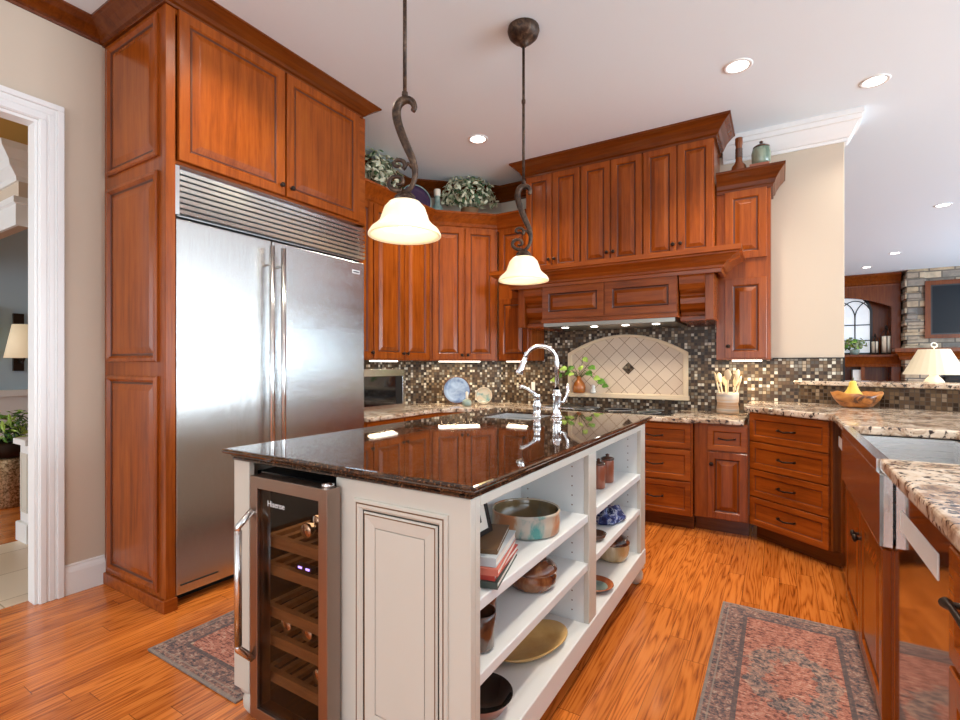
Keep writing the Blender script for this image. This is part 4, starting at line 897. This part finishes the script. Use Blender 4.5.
# pothos in the niche
po = thing('pothos_bottle', 'green pothos sprig in an amber bottle on the tile ledge', 'plant', (-1.60,4.405,.94))
MB().lathe([(.05,0),(.058,.008),(.06,.05),(.05,.09),(.03,.115),(.022,.125),(.022,.15),(.026,.155),(.018,.156),(.016,.13)],seg=24).build('bottle', M['amber'], po)
lf = MB(); stm = MB(); rnd = random.Random(11)
tips = [(-.15,-.05,.17),(-.10,-.06,.24),(-.04,-.05,.25),(.04,-.08,.25),(.09,-.05,.20),(.16,-.05,.15),(.20,-.06,.12),(.05,-.02,.33),(.12,-.07,.25),(-.19,-.05,.13),(.24,-.06,.08),(-.03,-.08,.19),(-.06,-.06,.20)]
for i, t in enumerate(tips):
    stm.tube([(0,0,.13),(t[0]*.4,t[1]*.5,.19),(t[0]*.85,t[1]*.9,t[2]+.01),t],.003,5)
    d = Vector((t[0],t[1],-.05)).normalized(); up = Vector((rnd.uniform(-.3,.3),-.8,.6)).normalized(); sd = d.cross(up).normalized(); s = rnd.uniform(.05,.068); q = Vector(t)
    vs = [q, q+d*s*.15+sd*s*.45, q+d*s*.6+sd*s*.5, q+d*s*1.35, q+d*s*.6-sd*s*.5, q+d*s*.15-sd*s*.45, q+d*s*.5+up*s*.12]
    lf.add(vs, [(0,1,6),(1,2,6),(2,3,6),(3,4,6),(4,5,6),(5,0,6)], i%2)
stm.build('stems', M['stem'], po); lf.build('leaves', [M['leaf'],M['leaf2']], po)
sh_ = thing('salt_shaker', 'small white ceramic shaker beside the amber pothos bottle', 'shaker', (-1.47,4.42,.94))
MB().lathe([(.024,0),(.028,.01),(.022,.035),(.016,.045),(.02,.06),(.014,.075),(.001,.08)],seg=16).build('body', M['white_gl'], sh_); MB().lathe([(.02,-.0),(.026,.004),(.026,.006)],seg=12).build('foot', M['black'], sh_)

# ================================================================== ON THE ISLAND SHELVES
T, Md, Bt = .6145, .4255, .1845
rd = thing('baking_dish', 'large round streaked stoneware baking dish on top island shelf', 'dish', (-.77,1.575,T))
MB().lathe([(.105,0),(.118,.005),(.121,.04),(.118,.066),(.122,.074),(.119,.080),(.114,.076)],seg=44).build('outer_wall', M['dish'], rd); MB().lathe([(.114,.076),(.110,.062),(.109,.012),(.001,.010)],seg=44,open0=True).build('inside', M['dishin'], rd)
ph = thing('photo_frame', 'black photo frame standing on top of the cookbook stack on the island shelf', 'picture frame', (-.735,1.195,T+.0916), 90)
rt = Matrix.Rotation(R(-14),4,'X') @ Matrix.Diagonal((.82,1,.72,1))
f = MB(); f.box(-.085,-.008,0,.085,.008,.018); f.box(-.085,-.008,.162,.085,.008,.18); f.box(-.085,-.008,.018,-.067,.008,.162); f.box(.067,-.008,.018,.085,.008,.162); f.mv(rt).build('frame', M['black'], ph)
MB().box(-.067,-.004,.018,.067,.004,.162).mv(rt).build('print', M['paper'], ph); MB().box(-.03,-.0055,.05,.03,-.004,.13).mv(rt).build('photo', M['dark'], ph)
bcol = [simple('dark_green_book_cover',(.05,.07,.06),.5), simple('red_book_cover',(.45,.05,.035),.5), simple('rose_book_cover',(.58,.16,.11),.5), simple('pale_grey_book_cover',(.55,.60,.62),.5), simple('brown_book_cover',(.15,.08,.035),.5)]
zc = T; blab = ['bottom dark green cookbook of the stack on the island shelf','red cookbook second from the bottom of the stack','rose cookbook in the middle of the stack','pale grey cookbook second from the top of the stack','brown cookbook topmost of the stack']
for k in range(5):
    th = (.018,.016,.018,.024,.013)[k]; rz = (15,12,16,14,19)[k]
    bo = thing('cookbook', blab[k], 'book', (-.713-(0,.002,-.002,.003,.008)[k],1.215+(0,.004,-.004,.002,.012)[k],zc), rz, 'cookbooks on the island shelf')
    hx, hy = ((.058,.122),(.056,.118),(.057,.12),(.056,.115),(.046,.105))[k]
    cv = MB(); cv.box(-hx,-hy,0,hx,hy,.002); cv.box(-hx,-hy,th-.002,hx,hy,th); cv.box(-hx,-hy,.002,hx,-hy+.002,th-.002); cv.build('cover', bcol[k], bo)
    MB().box(-hx+.003,-hy+.002,.002,hx-.003,hy-.003,th-.002).build('pages', M['paper'], bo); zc += th+.0005
cas = thing('casserole', 'brown drip glazed lidded casserole on middle island shelf', 'casserole dish', (-.745,1.575,Md))
MB().lathe([(.060,0),(.078,.004),(.086,.024),(.087,.044),(.082,.055),(.085,.060)],seg=36).build('pot', M['cass'], cas); MB().lathe([(.088,.058),(.088,.065),(.07,.082),(.04,.092),(.001,.096)],seg=36).build('lid', M['cass'], cas)
def mug(label, x, y, z, m):
    g = thing('mug', label, 'mug', (x,y,z), 210, 'mugs on the island shelf')
    MB().lathe([(.034,0),(.042,.006),(.043,.06),(.047,.10),(.044,.10),(.040,.06),(.038,.012),(.001,.01)],seg=24).build('cup', m, g)
    MB().tube([(.042,0,.08),(.066,0,.078),(.074,0,.055),(.064,0,.03),(.042,0,.026)],.006,8).build('handle', m, g)
mug('dark brown mug at the near end of the middle island shelf', -.705, 1.15, Md, M['umber']); mug('tan mug standing behind the dark brown mug', -.77, 1.275, Md, M['cass'])
pt = thing('oval_platter', 'long tan oval platter on the bottom island shelf', 'platter', (-.765,1.60,Bt), 72)
MB().lathe([(.06,0),(.075,.003),(.100,.028),(.097,.032),(.072,.008),(.001,.006)],seg=44,sx=1.72).build('dish', M['tan'], pt)
bw = thing('serving_bowl', 'wide black glazed bowl with clay outside on bottom shelf', 'bowl', (-.755,1.24,Bt))
MB().lathe([(.045,0),(.068,.006),(.094,.045),(.096,.05)],seg=36).build('outside', M['redclay'], bw); MB().lathe([(.096,.05),(.088,.042),(.062,.012),(.001,.008)],seg=36,open0=True).build('inside', M['blackglass'], bw)
def canister(label, x, y):
    c = thing('canister', label, 'canister', (x,y,T), 0, 'clay canisters on the island shelf')
    MB().lathe([(.028,0),(.031,.004),(.032,.105),(.029,.112)],seg=24).build('jar', M['redclay'], c); MB().lathe([(.033,.112),(.033,.120),(.022,.126),(.008,.128),(.010,.138),(.001,.142)],seg=20).build('lid', M['umber'], c)
canister('terracotta canister half hidden by the middle bookcase stile', -.735, 2.29); canister('terracotta canister farther along the top right island shelf', -.735, 2.43)
mt = MB(); rnd = random.Random(2); seg = 28
rs = []
for j,(r,z) in enumerate([(.072,0),(.086,.010),(.086,.026),(.066,.048),(.035,.056),(.002,.054)]):
    rs.append([(r*.8*cos(2*pi*i/seg)*(1+.14*sin(4*2*pi*i/seg+j*.3)), r*1.35*sin(2*pi*i/seg)*(1+.10*cos(3*2*pi*i/seg+j)), z*(1+.25*sin(5*2*pi*i/seg+j))) for i in range(seg)])
mt.rings(rs, smooth=True).mv(Matrix.Translation((-.725,2.43,Md)))
tag(mt.build('oven_mitts', M['bluecl']), 'crumpled blue print oven mitts on the middle island shelf', 'oven mitts')
tag(MB().lathe([(.03,0),(.04,.004),(.05,.028),(.047,.028),(.034,.008),(.001,.006)],(-.70,2.13,Md),24).build('trinket_dish', M['umber']), 'little dark dish beside the blue oven mitts', 'dish')
lj = thing('lidded_crock', 'cream drip glazed crock with brown lid on bottom island shelf', 'crock', (-.745,2.56,Bt))
MB().lathe([(.058,0),(.068,.006),(.080,.035),(.084,.07),(.080,.088)],seg=32).build('pot', M['creamjar'], lj); MB().lathe([(.086,.088),(.086,.096),(.073,.110),(.042,.125),(.018,.13),(.018,.138),(.001,.141)],seg=32).build('lid', M['cass'], lj)
plr = thing('red_plate', 'shallow red glazed plate near the front of bottom island shelf', 'plate', (-.715,2.18,Bt))
MB().lathe([(.036,0),(.055,.004),(.082,.022),(.080,.026),(.055,.012)],seg=32).build('rim', M['redplate'], plr); MB().lathe([(.055,.012),(.045,.008),(.001,.007)],seg=32,open0=True).build('well', M['teal'], plr)

# ================================================================== RUGS
def rug(label, x0, y0, x1, y1):
    o = tag(MB().box(x0,y0,.0,x1,y1,.009).build('rug', m_rug('faded_rug', (x1-x0)/2, (y1-y0)/2), bev=.003), label, 'rug', 'faded red runner rugs'); return o
rug('faded red patterned rug in front of the sink cabinets', -.242, 1.64, .325, 2.752)
rug('faded red patterned rug between island and refrigerator', -2.264, 1.028, -1.64, 2.55)

# ================================================================== LIVING ROOM beyond the bar
LY = 12.6
bc = thing('built_in_bookcase', 'built in dark cherry bookcase beside the stone chimney', 'bookcase', (.13,LY,0))
# world x from .2 to 2.12
MB().box(0,.36,0,1.92,.40,CEIL-.002).build('back', M['oldwood'], bc)
MB().box(1.78,0,0,1.92,.36,CEIL-.002).build('side_panel', M['oldwood'], bc); MB().box(0,0,0,.14,.36,CEIL-.002).build('side_panel', M['oldwood'], bc)
hb = []
for i in range(17):
    t = i/16; hb.append((.14+1.64*t, 2.36+.22*(1-(2*t-1)**2)))
pts = hb+[(1.78,2.80),(.14,2.80)]; n = len(pts)
MB().add([(x,0,z) for x,z in pts]+[(x,.05,z) for x,z in pts],[list(range(n)),list(range(n,2*n))[::-1]]+[(i,n+i,n+(i+1)%n,(i+1)%n) for i in range(n)]).build('arched_header', M['oldwood'], bc)
MB().sweep([(0,0),(1.92,0)], crownp(2.78,CEIL-.002,.14,-.01)).build('crown', M['oldwood'], bc)
MB().box(0,-.10,1.36,1.92,.36,1.41).build('ledge', M['oldwood'], bc, bev=.01)
MB().sweep([(0,0),(1.92,0)], [(-.01,1.16),(.02,1.16),(.03,1.22),(.06,1.30),(.09,1.36),(-.01,1.36)]).build('ledge_moulding', M['oldwood'], bc)
MB().box(1.30,0,0,1.36,.36,1.17).build('divider', M['oldwood'], bc); MB().box(.14,.02,.45,1.78,.36,.49).build('shelf', M['oldwood'], bc)
am = thing('arched_mirror', 'arched gothic mirror with dark muntins leaning in the bookcase', 'mirror', (1.215,LY+.26,1.412))
w, h, rr = .43, .86, .43
def archo(w, h, n=20): return [(-w,0),(w,0)]+[(w*cos(pi*i/n), h+w*sin(pi*i/n)) for i in range(n+1)]
O_ = archo(w,h); I_ = archo(w-.045,h); I_[0] = (-w+.045,.045); I_[1] = (w-.045,.045); n = len(O_); mb = MB()
for k in range(n):
    a,b_,c,d = O_[k],O_[(k+1)%n],I_[(k+1)%n],I_[k]; mb.add([(a[0],-.03,a[1]),(b_[0],-.03,b_[1]),(c[0],-.03,c[1]),(d[0],-.03,d[1]),(a[0],0,a[1]),(b_[0],0,b_[1]),(c[0],0,c[1]),(d[0],0,d[1])],[(0,1,2,3),(4,5,1,0),(3,2,6,7)])
mb.build('frame', M['black'], am)
MB().add([(x,-.01,z) for x,z in I_],[list(range(n))]).build('mirror_glass', simple('glowing_mirror',(.80,.84,.88),.35,0,emit=(.85,.92,1),es=.35), am)  # pale tint and glow painted in for a bright reflection
mu = MB()
for x in (-.14,.14): mu.box(x-.011,-.025,.03,x+.011,-.012,.80)
for z in (.30,.62): mu.box(-w+.04,-.025,z-.011,w-.04,-.012,z+.011)
for x0_, s in ((-.42,1),(-.14,1),(.14,1),(-.14,-1),(.14,-1),(.42,-1)):
    mu.tube([(x0_+s*.28*(1-cos(pi/2*t/8))*1.0, -.018, .62+.14+.36*sin(pi/2*t/8)) for t in range(9)],.011,6)
mu.build('muntins', M['black'], am)
def lantern(label, x, s):
    l = thing('candle_lantern', label, 'candle', (x,LY+.08,1.411), 0, 'candles on the bookcase ledge')
    MB().lathe([(.09*s,0),(.09*s,.03),(.07*s,.04)],seg=16).build('base', M['bronze'], l); MB().lathe([(.072*s,.035),(.072*s,.36*s),(.06*s,.37*s)],seg=20).build('candle', M['candle'], l)
    fr_ = MB()
    for a in range(4): fr_.tube([(.085*s*cos(a*pi/2),.085*s*sin(a*pi/2),.03),(.085*s*cos(a*pi/2),.085*s*sin(a*pi/2),.40*s),(0.01*cos(a*pi/2),0.01*sin(a*pi/2),.52*s)],.008,6)
    fr_.lathe([(.001,.50*s),(.03*s,.53*s),(.02*s,.57*s),(.001,.60*s)],seg=10); fr_.build('cage', M['bronze'], l)
lantern('tall ivory candle in an iron cage right of the mirror', 1.84, 1.0); lantern('short ivory candle in an iron cage before the mirror edge', 1.66, .72)
lp = thing('potted_plant', 'small leafy plant at the foot of the arched mirror', 'plant', (1.33,LY+.05,1.411)); MB().lathe([(.07,0),(.09,.1),(.08,.1)],seg=14).build('pot', M['teal'], lp); leafcloud((0,0,.22),.22,.13,.14,90,.06,[M['leaf'],M['leaf2'],M['leafg']],lp,world=False)
tag(MB().box(1.30,LY+.05,.491,1.46,LY+.3,1.10).build('white_box', M['white_gl']), 'tall white box on the lower bookcase shelf behind the pear', 'box') 
tag(MB().lathe([(.10,0),(.14,.06),(.15,.18),(.10,.26),(.06,.28)],(1.80,LY+.15,.491),18).build('silver_vase', M['chrome']), 'round silver vase in the lower bookcase bay', 'vase')
st = thing('stone_chimney', 'stacked ledgestone chimney breast behind the television', 'fireplace', (3.4,LY,0))
MB().box(-1.28,-.28,0,1.6,.4,CEIL-.002).build('stonework', M['stone'], st)
qn = MB(); rnd = random.Random(9); z = 0; k = 0
while z < CEIL-.1:
    hh = min(rnd.uniform(.10,.17), CEIL-.004-z); qn.box(-1.31-(k%2)*.03,-.31-(k%2)*.01,z+.006,-1.02-rnd.uniform(0,.16),.2,z+hh); z += hh; k += 1
qn.build('corner_stones', M['stone'], st, bev=.012)
mn = thing('mantel_shelf', 'cherry mantel shelf on the stone chimney below the television', 'mantel', (3.4,LY-.29,1.3))
MB().sweep([(-1.4,.0),(-1.4,-.10),(1.6,-.10)], [(-.01,.0),(.03,0),(.04,.06),(.08,.12),(.12,.15),(.12,.22),(-.01,.22)]).build('moulding', M['oldwood'], mn); MB().box(-1.4,-.1,.02,1.6,0,.21).build('board', M['oldwood'], mn)
tv = thing('television', 'black flat television in a wood surround on stone chimney', 'television', (3.3,LY-.29,1.70))
tf = MB(); tf.box(-.95,-.05,0,1.0,0,.07); tf.box(-.95,-.05,1.0,1.0,0,1.08); tf.box(-.95,-.05,.07,-.87,0,1.0); tf.box(.92,-.05,.07,1.0,0,1.0); tf.build('surround', M['oldwood'], tv)
MB().box(-.87,-.045,.07,.92,-.005,1.0).build('bezel', M['black'], tv); MB().box(-.845,-.047,.095,.9,-.045,.975).build('screen', simple('dark_screen', (.006,.008,.012), .22, spec=.25), tv)
# console table with lamp just behind the bar
tb = thing('console_table', 'dark console table behind the bar holding the beige lamp', 'table', (1.28,5.28,0))
MB().box(-.5,-.18,.76,.7,.18,.80).build('tabletop', M['darkwood'], tb, bev=.004)
for x in (-.46,.66):
    for y in (-.14,.14): MB().box(x-.025,y-.025,0,x+.025,y+.025,.76).build('leg', M['darkwood'], tb)
tl = thing('table_lamp', 'beige fluted shade table lamp behind the bar ledge', 'lamp', (1.05,5.20,.80))
MB().lathe([(.075,0),(.08,.02),(.05,.03),(.06,.08),(.085,.16),(.08,.24),(.05,.29),(.03,.31),(.025,.34)],seg=24).build('base', M['white_gl'], tl)
sh2 = MB(); seg = 48; rs = []
for r, z in ((.19,.325),(.095,.525),(.09,.525),(.185,.325)):
    rs.append([(r*(1+.012*(i%2))*cos(2*pi*i/seg), r*(1+.012*(i%2))*sin(2*pi*i/seg), z) for i in range(seg)])
sh2.rings(rs, cap0=False, cap1=False).build('lamp_shade', M['shadew'], tl)
MB().tube([(0,0,.34),(0,0,.54)],.004,6).tube([(.018*cos(a*pi/6),.018*sin(a*pi/6)*.6,.56+.018*sin(a*pi/6)) for a in range(13)],.005,6).build('finial', M['white_gl'], tl)
tlg = bpy.data.lights.new('table_lamp_glow','POINT'); tlg.energy = 1.6; tlg.color = (1,.8,.55); tlg.shadow_soft_size = .05; o = bpy.data.objects.new('table_lamp_glow', tlg); COL.objects.link(o); o.location = (1.05,5.20,1.27)
ac = thing('armchair', 'black armchair back showing over the bar beside the lamp', 'chair', (1.62,6.2,0))
MB().box(-.4,-.35,.1,.4,.35,.45).build('seat', M['black'], ac, bev=.05, seg=3); MB().box(-.4,-.42,.4,.4,-.25,1.12).build('backrest', M['black'], ac, bev=.05, seg=3)
for x in (-.36,.36): MB().box(x-.04,-.33,.1,x+.04,.33,.62).build('arm', M['black'], ac, bev=.03, seg=3)
for x in (-.33,.33):
    for y in (-.3,.3): MB().box(x-.03,y-.03,0,x+.03,y+.03,.1).build('leg', M['black'], ac)
bpy.context.view_layer.update()
